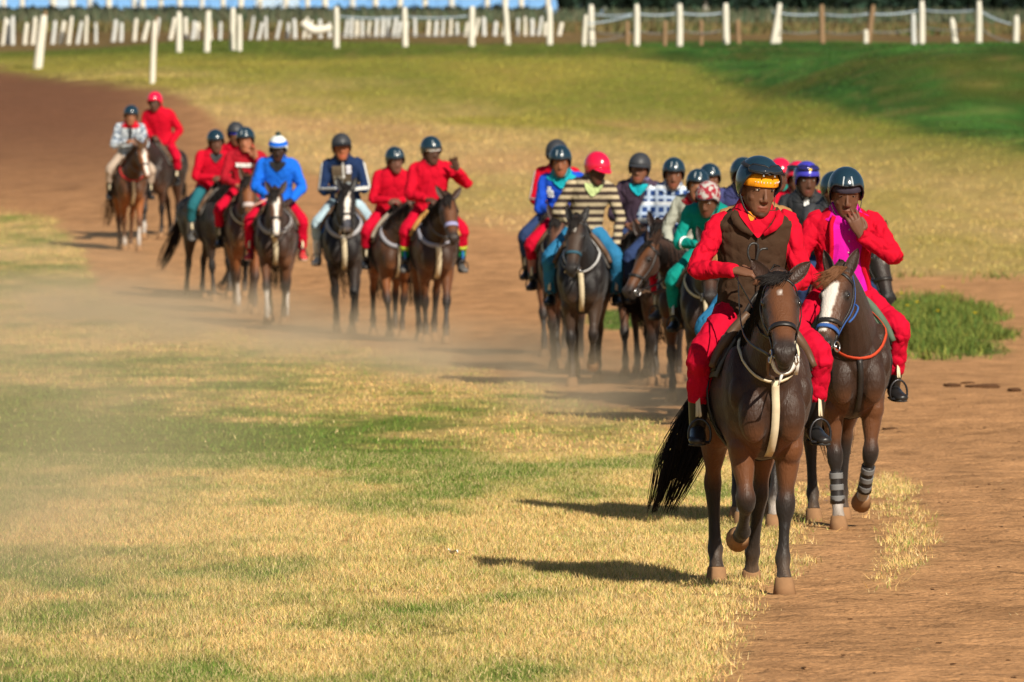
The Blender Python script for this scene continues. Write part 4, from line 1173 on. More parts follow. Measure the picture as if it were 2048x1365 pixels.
    for s in (-1, 1):
        hip, knee, ank, sh, el, wr = J[s]
        mb.tube([hip, lerp(hip, knee, .5), knee, lerp(knee, ank, .35), ank], [.072, .060, .047, .044, .032], n=10, sub=2)
        mb.tube([sp(.42) + lat0 * s * .09, sh, lerp(sh, el, .5), el, lerp(el, wr, .4), wr], [.05, .048, .042, .036, .036, .024], n=10, sub=2)
        ft = feet[s]; mb.tube([ank, lerp(ank, ft, .5) + A((0, 0, -.02)), ft + A((0, -.06, -.005))], [.03, .03, .022], n=8)
        hs = r.get('hand', {}).get(s, {})
        dv = A(hs.get('d', nrm(wr - el) * .6 + A((-s * .5, -.35, -.15))), float); pn = A(hs.get('pn', (-s * .3, .2, -1)), float)
        build_hand(mb, wr + nrm(dv) * .012, dv, pn, hs.get('side', -s), hs.get('curl', 55), hs.get('spread', 0), hs.get('k', 1.15), hs.get('thumb', 25))
    bme = remesh(mb.mesh('body'), (.014, .0105, .0045)[hi], (1, 1, 2)[hi], .5, (.34, .36, .3)[hi])
    v = verts_of(bme); rel = v - HC; x_, f_, z_ = rel @ hl / HK, rel @ hf / HK, rel @ hu / HK
    face = (f_ > .03) & (np.abs(z_) < .13) & (np.abs(x_) < .09)
    lips = .7 * face * sstep(.030, .024, np.abs(x_)) * sstep(.016, .011, np.abs(z_ + .075))
    brow = face * sstep(.007, .004, np.abs(z_ - .036 + .0 * x_)) * sstep(.010, .014, np.abs(x_)) * sstep(.056, .050, np.abs(x_)) * .9
    hair = ((z_ > .03) & (f_ < .05) & (z_ < .2) & (np.abs(x_) < .12) & (f_ > -.15)) * 1.0
    if r.get('beard'): brow = np.maximum(brow, face * sstep(.012, .018, np.abs(z_ + .075) + .6 * np.maximum(0, np.abs(x_) - .03)) * sstep(-.058, -.066, z_) * r['beard'] * sstep(.0, .02, np.abs(np.abs(z_ + .075) - .0)))
    color_attr(bme, 'mark', np.stack([lips, np.maximum(brow, hair), lips * 0], 1))
    set_verts(bme, v - OFF)
    body = link('body', bme, skin_mat(tuple(q * 1.35 for q in r.get('skin', (.115, .048, .026)))), root)
    ez = r.get('eyes', 1.0)
    for s in (-1, 1):
        mb = MB(); mb.ell(hd(s * .032, .0735, .010), (.0140, .010, .0062 * ez), RH, 12, 8); ew = L('eye', mb, EYEW, body)
        gx_ = math.sin(math.radians(r.get('gaze', 0))) * .008
        mb = MB(); mb.ell(hd(s * .032 + gx_, .0795, .010), (.0068, .0050, .0068 * min(1, ez)), RH, 10, 6); L('iris', mb, IRIS, ew)
        if hi == 2:
            mb = MB(); mb.tube([hd(s * .015, .079, .012), hd(s * .032, .0855, .0195 - .006 * (1 - ez)), hd(s * .050, .074, .012)], [.003, .0036, .003], n=6); L('eyelid', mb, skin_mat(tuple(q * 1.35 for q in r.get('skin', (.115, .048, .026)))), body)
    # --- clothes
    vj = (.017, .013, .0075)[hi]; fold = (.005, .008, .0105)[hi]
    ease = r.get('ease', .012)
    mb = MB()
    trunk_rings(mb, -.06 - r.get('hem', .0), .505, lambda t: ease + (.012 if t < .02 else 0) + (.006 if t > .44 else 0), 16)
    cuff = r.get('cuff', 1.0)
    for s in (-1, 1):
        hip, knee, ank, sh, el, wr = J[s]
        k = r.get('arm', 1.0); w_end = lerp(el, wr, cuff)
        fb = nrm(sh - el + wr - el) if np.linalg.norm(sh - el + wr - el) > .02 else up
        mb.tube([sp(.43) + lat0 * s * .07, sh + up * .005, lerp(sh, el, .45), el - nrm(fb) * .008, lerp(el, w_end, .3), lerp(el, w_end, .75), w_end, w_end + nrm(wr - el) * .012], [.066 * k, .062 * k, .061 * k, .056 * k, .053 * k, .045 * k, .040 * k, .041 * k], n=14, sub=3)
    jk = L('jacket', mb, r['jacket'], None, vj, 2, fold, .5)
    mb = MB()     # collar
    cm = r.get('collar', r['jacket'])
    rg = []
    for (dt, oo) in ((.465, .016), (.50, .020), (.535, .024), (.545, .018), (.53, .006), (.49, .002)):
        ring = []
        for th in np.linspace(0, 2 * math.pi, 20, endpoint=False):
            s_ = math.sin(th); drop = .040 * max(0, s_) ** 2 * r.get('vneck', 1.0); ring.append(trunk(dt - drop, th, oo) + up * 0 + fwd * .004 * s_)
        rg.append(A(ring))
    mb.rings(rg + [rg[0]], caps=False); L('collar', mb, cm, jk, None, 0, fold * .4)
    vent_ = r.get('vee')
    if vent_:
        mb = MB(); patch2(mb, trunk, np.linspace(.36, .47, 5), [(math.radians(90 - a), math.radians(90 + a)) for a in (2, 8, 15, 22, 30)], ease + .012, .004); L('undershirt', mb, vent_, jk)
    if r.get('vest'):
        mb = MB(); trunk_rings(mb, -.09, .495, lambda t: ease + .013 + (.016 if t < .0 else 0) + (.004 if t > .4 else 0), 16)
        for s in (-1, 1): mb.tube([sp(.40) + lat0 * s * .10, sp(.432) + lat0 * s * .150, J[s][3] - lat0 * s * .035 - up * .012], [.088, .082, .066], n=14, sub=3)
        ve = L('vest', mb, r['vest'], None, vj * .9, 2, fold * .9, .5)
        seam = mat('vest_seam', tuple(c * .5 for c in (.055, .030, .016)), rough=.9)
        mb = MB(); patch2(mb, trunk, np.linspace(.36, .492, 6), [(math.radians(90 - a), math.radians(90 + a)) for a in (.6, 5, 10, 17, 27, 42)], ease + .028, .004); L('shirt_front', mb, r.get('vestv', r['jacket']), ve)
        mb = MB(); patch2(mb, trunk, np.linspace(.445, .490, 4), [(math.radians(96 - a), math.radians(98 + a)) for a in (.4, 3, 6, 9)], ease + .033, .003); L('undershirt', mb, r['skinv'], ve)
        mb = MB(); mb.ribbon([trunk(t, math.radians(90), ease + .030) for t in np.linspace(-.05, .36, 12)], [fwd] * 12, .007, .003); L('zip', mb, seam, ve)
        for s in (-1, 1):
            mb = MB(); P = [trunk(t, math.radians(90 - s * a), ease + .031) for t, a in ((.49, 46), (.465, 38), (.44, 28), (.41, 17), (.375, 5))]
            mb.ribbon(P, [fwd] * 5, [.03, .045, .05, .04, .02], .006); L('lapel', mb, r['jacket'] if s > 0 else r['vest'], ve)
    if r.get('inner'):      # unbuttoned jacket: shirt shows down the front
        mb = MB(); a0, a1 = r.get('inner_a', ((60, 112), (70, 118)))
        ts = np.linspace(-.07, .47, 14)
        rngs = [(math.radians(lerp(a0[0], a1[0], k) - 6 * math.sin(k * 9)), math.radians(lerp(a0[1], a1[1], k) + 3 * math.sin(k * 7))) for k in np.linspace(0, 1, 14)]
        patch2(mb, trunk, ts, rngs, ease + .012, .006, 9); iw = L('shirt_front', mb, r['inner'], jk, None, 0, fold * .8)
        for e_ in (0, 1):
            mb = MB(); P = [trunk(t, rg_[e_], ease + .020) for t, rg_ in zip(ts, rngs)]; mb.tube(P, [(.016, .010)] * 14, lat=lat0, n=8, sub=2); L('jacket_edge', mb, r['jacket'], jk)
        for k in range(7):
            t = -.03 + .07 * k; mb = MB(); mb.ell(trunk(t, math.radians(88), ease + .020), (.006, .004, .006), None, 8, 6); L('button', mb, EYEW, jk)
    for (t0, t1, a0, a1, m, nm) in r.get('panels', []):
        mb = MB(); patch2(mb, trunk, np.linspace(t0, t1, 7), [(math.radians(a0), math.radians(a1))] * 7, ease + .010, .004, 7); L(nm, mb, m, jk, None, 0, 0)
    for (s, m, wdt) in r.get('armstripe', []):
        hip, knee, ank, sh, el, wr = J[s]; out_ = nrm(A((s, -.55, .1))); k = r.get('arm', 1.0)
        P = [lerp(sh, el, q) + out_ * (.070 - .008 * q) * k for q in np.linspace(0, 1, 5)] + [lerp(el, wr, q) + out_ * (.060 - .018 * q) * k for q in np.linspace(.15, .95, 5)]
        for dz_ in (-1, 0, 1):
            mb = MB(); mb.ribbon([p_ + A((0, dz_ * -.004, dz_ * .0)) + np.cross(out_, nrm(wr - sh)) * dz_ * wdt * 1.7 for p_ in P], [out_] * 10, wdt, .004); L('sleeve_stripe', mb, m, jk)
    for (s, m, q0, q1) in r.get('band_arm', []):
        hip, knee, ank, sh, el, wr = J[s]; k = r.get('arm', 1.0)
        mb = MB(); mb.tube([lerp(el, wr, q0), lerp(el, wr, q1)], [.064 * k, .058 * k], n=14, sub=1); L('sleeve_band', mb, m, jk)
    mb = MB()     # trousers
    pc = r.get('pcuff', .52)
    mb.tube([P0 + A((0, 0, .10)) , P0 + A((0, 0, .02)), P0 + A((0, 0, -.06))], [(.165, .125), (.185, .135), (.13, .12)], lat=lat0, n=16, sub=3)
    for s in (-1, 1):
        hip, knee, ank, sh, el, wr = J[s]; ce = lerp(knee, ank, pc); k = r.get('legw', 1.0)
        kn_o = nrm(knee - lerp(hip, ank, .5))
        mb.tube([lerp(P0, hip, .4) + A((0, 0, .01)), lerp(hip, knee, .22), lerp(hip, knee, .6), knee + kn_o * .006, lerp(knee, ce, .35), lerp(knee, ce, .8), ce, ce + nrm(ank - knee) * .015], [.102 * k, .096 * k, .084 * k, .073 * k, .071 * k, .068 * k, .062 * k, .055 * k], n=14, sub=3)
    L('trousers', mb, r['pants'], None, vj, 3, fold * .9, .5)
    for s in (-1, 1):     # boots or socks and shoes
        hip, knee, ank, sh, el, wr = J[s]; ft = feet[s]
        if r.get('sock'):
            mb = MB(); mb.tube([lerp(knee, ank, pc - .1), lerp(knee, ank, .8), ank], [.058, .050, .042], n=12); L('sock', mb, r['sock'], None)
            if r.get('sock2'):
                mb = MB(); mb.tube([lerp(knee, ank, pc - .02), lerp(knee, ank, pc + .09)], [.066, .066], n=12, sub=1); L('sock_top', mb, r['sock2'], None)
            if r.get('shin'):
                mb = MB(); mb.tube([lerp(knee, ank, .72), ank], [.056, .050], n=12, sub=1); L('boot_shaft', mb, r['boot'], None)
        else:
            mb = MB(); mb.tube([lerp(knee, ank, pc - .10), lerp(knee, ank, .7), lerp(knee, ank, .92), ank], [.060, .056, .048, .047], n=14)
            if s == 1 or True: L('boot_shaft', mb, r['boot'], None)
        toe = nrm(A((s * r.get('toe', .22), -1, -.04)))
        mb = MB(); b0 = ank + A((0, .035, -.03))
        mb.tube([b0, ank + toe * .01 + A((0, 0, -.022)), ft + A((0, 0, .008)), ft + toe * .055, ft + toe * .10 + A((0, 0, -.004)), ft + toe * .118 + A((0, 0, -.006))], [(.034, .040), (.044, .052), (.048, .038), (.050, .031), (.040, .024), (.018, .014)], lat=(1, 0, 0), n=14, sub=3)
        sh_ = L('shoe', mb, r.get('shoe', r['boot']), None)
        mb = MB(); mb.tube([b0 + A((0, 0, -.036)), lerp(b0, ft, .5) + A((0, 0, -.036)), ft + A((0, 0, -.025)), ft + toe * .06 + A((0, 0, -.026)), ft + toe * .112 + A((0, 0, -.022))], [(.036, .010), (.036, .010), (.046, .010), (.050, .009), (.030, .008)], lat=(1, 0, 0), n=10, sub=2); L('sole', mb, r.get('sole', RUBBER), sh_)
    # --- headgear
    hm = r['helmet']; hk = r.get('helm', 1.0)
    mb = MB(); na, nr_ = 36, 12; outer = []; inner = []
    for a in range(na):
        az = 2 * math.pi * a / na; c, s = math.cos(az), math.sin(az)      # s = front
        low = -.040 + r.get('hfront', .090) * sstep(-.10, .75, s)
        for j in range(1, nr_ + 1):
            ph = (math.pi / 2 + math.asin(np.clip((.032 - low) / .118, -1, 1))) * j / nr_
            for lst, g in ((outer, 1.0), (inner, .93)):
                lst.append(hd(.100 * g * hk * c * math.sin(ph) ** .95, -.004 + .125 * g * hk * s * math.sin(ph) ** .95, .032 + .118 * g * hk * math.cos(ph)))
    N = na * nr_; fs = []
    for a in range(na):
        b_ = (a + 1) % na
        for j in range(nr_ - 1):
            q = (a * nr_ + j, a * nr_ + j + 1, b_ * nr_ + j + 1, b_ * nr_ + j); fs.append(q); fs.append(tuple(N + i for i in q[::-1]))
        fs.append((a * nr_ + nr_ - 1, N + a * nr_ + nr_ - 1, N + b_ * nr_ + nr_ - 1, b_ * nr_ + nr_ - 1))
        fs.append((2 * N, a * nr_, b_ * nr_)); fs.append((2 * N + 1, N + b_ * nr_, N + a * nr_))
    mb.add(outer + inner + [hd(0, -.004, .032 + .118 * hk), hd(0, -.004, .032 + .110 * hk)], fs)
    he = L('helmet', mb, hm, None)
    mb = MB(); mb.tube([outer[a * nr_ + nr_ - 1] for a in list(range(na)) + [0]], [.0045] * (na + 1), n=6, sub=1, caps=False); L('helmet_rim', mb, r.get('rim', RIM_M), he)
    if r.get('peak'):
        mb = MB(); rows = []
        for q in np.linspace(0, 1, 5): rows.append(A([hd(.094 * math.cos(az), .110 * math.sin(az) + q * .050 * max(0, math.sin(az)), .052 - q * .022) for az in np.linspace(math.radians(12), math.radians(168), 13)]))
        bot = [rw - hu * .006 for rw in rows]
        mb.rings(rows, close=False, caps=False); mb.rings(bot[::-1], close=False, caps=False); L('peak', mb, r.get('peakm', hm), he)
    if r.get('vents', 0):
        for s in r.get('vent_s', (-1, 1)):
            mb = MB(); P = []
            for ph in np.linspace(.72, 1.18, 5):
                az = math.radians(90 - s * 17); P.append(hd(.1008 * math.cos(az) * math.sin(ph), -.004 + .126 * math.sin(az) * math.sin(ph), .032 + .119 * math.cos(ph)))
            mb.ribbon(P, [nrm(p_ - HC) for p_ in P], .008, .003); L('vent', mb, VENT_M, he)
    if r.get('band'):
        mb = MB(); bh = r.get('band_h', (.012, .062)); rg = []
        for z, o_ in ((bh[1] + .02, .004), (bh[1], .012), (lerp(bh[0], bh[1], .5), .013), (bh[0] + .004, .013), (bh[0], .009), (bh[0] + .002, .002)): rg.append(A([hsec(z + .008 * max(0, math.sin(th)), th, o_) for th in np.linspace(0, 2 * math.pi, 28, endpoint=False)]))
        mb.rings(rg, caps=False); bd = L('headband', mb, r['band'], None)
        if r.get('band_marks'):
            for k in range(12):
                if k == 6: continue
                th = math.radians(125 - k * 8.5); q = hsec(.048, th, .0145); n_ = nrm(q - hd(0, 0, .048)); mb = MB()
                lt = np.cross(hu, n_); lt = nrm(lt)
                if k % 2: torus(mb, q, .0036, .0011, n_, 8, 4)
                else: mb.box(q, (.0012, .001, .0042 + .0016 * (k % 3)), np.stack([lt, n_, hu], 1))
                L('letter', mb, WHITE_C, bd)
    for s in (-1, 1):      # chin strap
        if hi or r.get('strap'):
            mb = MB(); P = [hd(s * .088, -.005, -.015), hd(s * .080, .02, -.055), hd(s * .062, .045, -.095), hd(s * .02, .07, -.128)]
            P, _ = spline(P, [.01] * 4, 3); mb.ribbon(list(P), [nrm(hl * s + hf * .3)] * len(P), .012, .003); L('chin_strap', mb, LEATHER, he)
    if r.get('goggles'):
        gm = r.get('gogm', GOG_M); gz = .108; mb = MB()
        def dome(az, z, o_):
            cz = np.clip((z - .032) / .118, -1, 1); sn = math.sqrt(max(0, 1 - cz * cz)); return hd((.100 + o_) * math.cos(az) * sn ** .95, -.004 + (.125 + o_) * math.sin(az) * sn ** .95, z)
        azs = np.linspace(math.radians(28), math.radians(152), 19); rows = []
        for zf, o_ in ((-1, .002), (-.8, .016), (0, .021), (.8, .016), (1, .002)):
            rows.append(A([dome(az, gz + zf * (.019 - .009 * math.exp(-((az - math.pi / 2) / .13) ** 2)) * min(1, 3.2 * math.sin((az - azs[0]) / (azs[-1] - azs[0]) * math.pi) ** .6 + .25), o_) for az in azs]))
        mb.rings(rows, close=False, caps=False); gg = L('goggles', mb, gm, he)
        mb = MB(); fr_ = list(rows[1]) + list(rows[3][::-1]); mb.tube(fr_ + [fr_[0]], [.0035] * (len(fr_) + 1), n=6, sub=1, caps=False); L('goggle_frame', mb, LEATHER, gg)
        mb = MB(); azb = np.linspace(math.radians(150), math.radians(390), 20); P = [dome(az, gz - .0 * k, .002) for k, az in enumerate(azb)]
        mb.ribbon(P, [nrm(p_ - HC) for p_ in P], .022, .004); L('goggle_strap', mb, LEATHER, gg)
    if r.get('pompon'):
        mb = MB(); mb.ell(hd(0, -.01, .165), (.030, .030, .026), RH); L('pompon', mb, r['pompon'], he)
        for z0_, z1_, m_ in ((.06, .10, r['hatband']),):
            mb = MB(); rg = []
            for z in (z0_, z1_):
                cz = (z - .032) / .118; sn = math.sqrt(1 - cz * cz); rg.append(A([hd(.1045 * math.cos(a) * sn ** .95, -.004 + .1295 * math.sin(a) * sn, z) for a in np.linspace(0, 6.2832, 28, endpoint=False)]))
            mb.rings(rg, caps=False); L('hat_band', mb, m_, he)
    if r.get('badge'):
        mb = MB(); mb.ell(hd(0, .112, .095), (.014, .008, .012), RH, 10, 6); L('badge', mb, r['badge'], he)
    # --- reins from the bit to the hands, part of the bridle
    if f is not None:
        mb = MB()
        for s in (-1, 1):
            hip, knee, ank, sh, el, wr = J[s]
            tgt = J[r.get('rein_hand', {}).get(s, s)][5] + A((-s * .01, -.07, -.025)); b_ = f.bit[s]
            mid_ = lerp(b_, tgt, .5) + A((s * .055, 0, -.10 * r.get('slack', 1)))
            q, n_ = onto(f, mid_, .02)
            nb_d = (A(mid_) - q).dot(n_)
            if nb_d < 0: mid_ = q
            P, _ = spline([b_, mid_, tgt], [.01] * 3, 6)
            P = [onto(f, p_, .012)[0] if (p_ - onto(f, p_, 0)[0]).dot(onto(f, p_, 0)[1]) < .01 else p_ for p_ in P]
            mb.ribbon(P, [A((s, 0, .1))] * len(P), .016 if hi == 2 else .02, .004)
        if r.get('rein_end'):       # bight of the reins standing up out of the fist
            c_ = J[-1][5] + A((.10, -.06, .02)); P = [c_ + A(q) for q in ((0, 0, 0), (-.035, -.01, .07), (-.02, -.01, .125), (.02, -.01, .12), (.015, -.01, .05), (.0, 0, 0), (.03, -.01, .09), (.075, -.01, .10))]
            P, _ = spline(P, [.01] * 8, 3); mb.ribbon(list(P), [A((0, -1, 0))] * len(P), .013, .004)
        rm = r.get('rein', LEATHER)
        me = mb.mesh('reins'); link('reins', me, rm, f.root)
    return root, J, HC
def patch2(mb, fn, ts, rng, off, thick, nt=6):
    top = []; bot = []
    for t, (a0, a1) in zip(ts, rng):
        for th in np.linspace(a0, a1, nt): top.append(fn(t, th, off + thick)); bot.append(fn(t, th, off))
    N = len(top); fs = []
    for i in range(len(ts) - 1):
        for j in range(nt - 1):
            a, b_, c, d = i * nt + j, i * nt + j + 1, (i + 1) * nt + j + 1, (i + 1) * nt + j
            fs.append((a, b_, c, d)); fs.append((N + d, N + c, N + b_, N + a))
        for j in (0, nt - 1):
            a, d = i * nt + j, (i + 1) * nt + j; fs.append((a, d, N + d, N + a))
    for i in (0, len(ts) - 1):
        for j in range(nt - 1):
            a = i * nt + j; fs.append((a, a + 1, N + a + 1, N + a))
    mb.add(top + bot, fs)

RUBBER = mat('dark_rubber', (.03, .03, .03), rough=.7)
RIM_M = mat('helmet_rim', (.03, .035, .04), rough=.4)
VENT_M = mat('helmet_vent_highlight', (.45, .5, .53), rough=.4)  # pale tone paints in the highlight along the vent slots
GOG_M = mat('goggle_lens', (.012, .02, .03), rough=.06, spec=.8, var=0)
WHITE_C = mat('white_print', (.78, .76, .74), rough=.7)

# ------------------------------------------------------------------ wardrobe
NAVY = mat('navy_helmet', (.010, .030, .048), rough=.22, spec=.6, var=.1, coat=.4)
CHAR = mat('charcoal_helmet', (.035, .038, .045), rough=.5, spec=.4, var=.15)
REDH = mat('red_helmet', (.72, .008, .05), rough=.18, spec=.6, var=.05, coat=.5)
BLUEH = mat('blue_helmet', (.05, .045, .42), rough=.2, spec=.6, var=.1, coat=.4)
WHITEH = mat('white_cap', (.66, .72, .72), rough=.8)
RED = cloth('red_cotton', (.50, .003, .020))
REDP = cloth('red_trousers', (.50, .003, .025))
MAROON = cloth('maroon_cotton', (.36, .010, .022))
BROWN = cloth('brown_fleece', (.052, .028, .016), bscale=90, wrinkle=.16)
ORANGE = cloth('orange_knit', (.75, .25, .02))
AMBER = cloth('amber_knit', (.80, .30, .01))
MAGENTA = cloth('magenta_cotton', (.62, .008, .33))
DARKB = cloth('dark_knit', (.045, .035, .050))
BLACKJ = cloth('black_jacket', (.022, .024, .028), rough=.6, spec=.3)
GREYJ = cloth('dark_grey_jacket', (.035, .037, .042), rough=.6, spec=.3)
TEAL = cloth('teal_cotton', (.004, .24, .20))
PALE = cloth('pale_grey_cotton', (.36, .37, .31))
PURPLE = cloth('purple_grey_cotton', (.058, .038, .062))
VIOLET = cloth('violet_blue_cotton', (.055, .06, .17))
TAN = cloth('tan_canvas', (.36, .19, .075))
BLUEJ = cloth('royal_blue_fleece', (.010, .13, .66))
COBALT = cloth('cobalt_track_top', (.012, .07, .52))
NAVYJ = cloth('navy_track_top', (.012, .028, .085))
JEANS = cloth('blue_denim', (.025, .16, .32))
LJEANS = cloth('faded_denim', (.36, .48, .55), var=.5, vscale=4)
DJEANS = cloth('dark_denim', (.025, .045, .12))
TEALP = cloth('grey_teal_cotton', (.02, .13, .16))
BEIGE = cloth('beige_cotton', (.42, .33, .26))
CYAN = cloth('turquoise_shirt', (.01, .34, .42))
GREEN = cloth('green_wool', (.005, .30, .09))
LIME = cloth('lime_wool', (.35, .45, .05))
WHITEC = cloth('white_cotton', (.72, .74, .74))
ROYAL = cloth('royal_blue_knit', (.01, .04, .55))
PINKS = cloth('dusty_pink_sock', (.40, .17, .13))
STRIPE = pattern_mat('striped_knit', 'stripe', (.05, .035, .03), (.46, .38, .25))
PLAID = pattern_mat('blue_plaid', 'plaid', (.02, .055, .19), (.40, .50, .66), (.7, .75, .8))
CAMO = pattern_mat('grey_blotched_fleece', 'blotch', (.13, .17, .24), (.58, .64, .70))
PRINTCAP = pattern_mat('red_white_print', 'blotch', (.28, .02, .035), (.42, .40, .38))
BOOT = mat('black_boot', (.016, .015, .015), rough=.38, spec=.5, var=.25, vscale=14)
GREYB = mat('dusty_boot', (.12, .115, .11), rough=.6, var=.3)
WSHOE = mat('white_trainer', (.72, .66, .56), rough=.6)
RSHOE = mat('red_trainer', (.62, .06, .06), rough=.6)
GOLD = mat('gold_badge', (.8, .5, .02), rough=.4)

BAY = dict(coat=(.048, .021, .0115), dk=(.016, .013, .012))
DBAY = dict(coat=(.026, .0125, .009), dk=(.012, .010, .010), tan=.7)
BRIGHT = dict(coat=(.080, .032, .014), dk=(.02, .015, .013))
BLACK = dict(coat=(.0135, .0105, .0110), dk=(.010, .009, .009), tan=.45)
CHEST = dict(coat=(.105, .042, .017), dk=(.10, .045, .02), points=.3, muzzle=.5, hair=(.10, .05, .022))
DN = {'dark_helmet': NAVY}
HF = {'x': 1}
def place(px, d, yaw, top, horse, rider, hl, rl):
    k = len(HERD) + 1
    x = px_x(px, d); z = float(terrain(x, d)); sc = top / 2.395
    horse = dict(horse); rider = dict(rider)
    horse['seed'] = rider['seed'] = k
    if rider.get('hi', 0) < 2:       # no two sit alike
        rj = random.Random(k * 13); rider['lean'] = rider.get('lean', 8) + rj.uniform(-3, 7); rider['side'] = rider.get('side', 0) + rj.uniform(-3, 3); rider['hyaw'] = rider.get('hyaw', 0) + rj.uniform(-8, 8); rider['htilt'] = rj.uniform(-6, 6); rider['slump'] = rj.uniform(.03, .08)
        horse['mane'] = horse.get('mane', 1) * rj.uniform(.6, 1.2); rider['stir'] = rj.uniform(-.02, .05)
    horse['feet'] = rider_feet(rider)
    HERD.append(1)
    f = build_horse(horse)
    pr, J, HC = build_rider(rider, f)
    rz = math.radians(yaw)
    f.root.location = (x, d, z); f.root.rotation_euler = (0, 0, rz); f.root.scale = (sc,) * 3
    pr.location = (x, d, z + SEAT * sc); pr.rotation_euler = (0, 0, rz); pr.scale = (sc,) * 3
    tag(f.root, hl, 'horse', 'horses walking along the track'); tag(pr, rl, 'person', 'riders on horseback')
    return f, pr
HERD = []
R_ = dict(boot=BOOT, helmet=NAVY)

# front pair
place(1506, 47.3, 7, 2.405,
      dict(BAY, hi=2, legs='a', neck=42, pitch=40, nyaw=-1, hyaw=-5, lip=1, tail=(-.38, .1), blaze=[(.125, .155, .006, .005, -.005)], ears=(36, 44), earf=.25, bpw=.015, bpz=1.17, bpx=.17, bsw=.042, forkc='brown', cloth=(.10, .095, .09), roll_c='brown', fl_side=-.05, forelock=.55, sl='cream'),
      dict(R_, hi=2, jacket=RED, pants=REDP, vest=BROWN, skinv=ORANGE, band=AMBER, band_marks=1, goggles=1, vents=1, hyaw=14, hpitch=12, htilt=-3, lean=4, gaze=10, beard=.5, band_h=(.018, .085), hfront=.128, collar=RED,
           rein_end=1, hands={-1: (-.16, .37, 1.765), 1: (.12, .33, 1.66)}, pole={-1: (-.8, .35, -.5), 1: (.7, .6, -.8)}, hand={-1: dict(d=(1, -.35, -.10), pn=(.1, .55, -1), curl=(38, 45, 50, 55), side=1, spread=.4), 1: dict(d=(-.6, -.7, .1), pn=(0, .4, -1), side=-1)}, skin=(.105, .045, .024), rein_hand={1: -1, -1: -1}, pcuff=.60),
      'dark bay horse with tiny white forehead mark and black flaring tail', 'rider in brown vest over red with orange headband and goggles on helmet')
place(1686, 54.6, 6, 2.305,
      dict(BAY, hi=2, legs='w', neck=40, pitch=54, nyaw=-16, hyaw=-30, coat=(.042, .019, .011), tail=(.1, 0), blaze=[(.10, .46, .055, .036, -.018)], halter=(.035, .10, .32), bp=(.48, .055, .02), breastc='black', fork=0, bpw=.018, cloth=(.09, .13, .09), roll_c=(.09, .13, .09), boots=(0, 1), socks=[(0, .22), (1, .30)], ears=(30, 20), hair=(.03, .016, .010), flc=(.15, .065, .028), fl_side=-.05, forelock=.8),
      dict(R_, hi=2, jacket=RED, pants=REDP, inner=MAGENTA, inner_a=((46, 122), (66, 112)), collar=MAGENTA, band=DARKB, band_h=(.022, .070), vents=1, hyaw=-3, hpitch=16, htilt=0, lean=5, eyes=.55, hfront=.118, arm=1.12, ease=.020,
           hands={-1: (-.16, .26, 1.60), 1: (.085, .27, 1.93)}, pole={-1: (-1, .4, -.5), 1: (1.0, .1, -.75)}, hand={1: dict(d=(-.40, -.12, .85), pn=(-.15, 1, .25), side=-1, curl=(14, 16, 20, 26), thumb=10, spread=.2)}, skin=(.095, .040, .022), rein_hand={1: -1}, pcuff=.72, stir=.03),
      'brown horse with wide white blaze, blue halter and strapped leg boots', 'rider in red jacket over magenta shirt holding a hand to the mouth')
# the one hidden right behind the leader
place(1512, 54.8, 0, 2.345,
      dict(BRIGHT, hi=1, legs='b', neck=32, pitch=60, socks=[(0, .12), (1, .1)], tail=(.1, 0)),
      dict(R_, hi=1, jacket=TAN, pants=JEANS, collar=cloth('olive_cotton', (.13, .17, .09)), ease=.03, vents=0, helm=1.03, hyaw=8),
      'bay horse with white socks walking directly behind the leading horse', 'rider in tan canvas jacket and blue jeans behind the rider in brown vest')
# black jacket and the dark horse beside
place(1655, 70.5, 16, 2.215,
      dict(BLACK, hi=1, legs='c', neck=46, pitch=66, nyaw=14, hyaw=14, blaze=[(.10, .2, .012, .01, 0)], bp=None, tail=(.1, 0)),
      dict(R_, hi=1, jacket=GREYJ, pants=DJEANS, vents=1, hyaw=5, skin=(.10, .042, .024), strap=1),
      'black horse carrying its head out beside the rider in magenta', 'rider in dark grey jacket half hidden behind the rider in magenta')
place(1612, 74.0, 2, 2.255,
      dict(DBAY, hi=1, legs='d', neck=38, pitch=50, tail=(0, 0)),
      dict(R_, hi=1, jacket=BLACKJ, pants=DJEANS, helmet=BLUEH, rim=BLUEH, badge=GOLD, goggles=1, gogm=mat('blue_lens', (.02, .02, .12), rough=.1), hyaw=4, hpitch=6, panels=[(.40, .47, 86, 94, WHITEC, 'zip')], skin=(.070, .030, .018), strap=1, band=BLACKJ, band_h=(.035, .07)),
      'dark bay horse hidden behind the two leading horses', 'rider in black jacket with shiny blue helmet and gold badge')
place(1600, 78.0, 0, 2.245,
      dict(BAY, hi=0, legs='b', neck=40, pitch=52),
      dict(R_, hi=1, jacket=RED, pants=REDP, helmet=REDH, rim=REDH, goggles=1, hyaw=-4, hpitch=8, hands={-1: (-.09, .26, 1.92), 1: (.05, .33, 1.70)}, pole={-1: (-1, .3, -.7)}, hand={-1: dict(d=(.25, -.05, .95), pn=(.2, 1, .1), side=1, curl=(20, 30, 40, 50))}, skin=(.12, .05, .028), band=cloth('black_knit', (.02, .02, .022))),
      'bay horse behind the black jacketed rider', 'rider with goggles on a red helmet resting a hand on the cheek')
place(1562, 80.0, -2, 2.255,
      dict(BAY, hi=0, legs='c', neck=40, pitch=52),
      dict(R_, hi=1, jacket=TEAL, pants=DJEANS, helmet=REDH, rim=REDH, hyaw=6, hpitch=8, skin=(.075, .032, .02), band=DARKB),
      'bay horse walking behind the rider with red helmet and goggles', 'rider in green top with plain glossy red helmet')
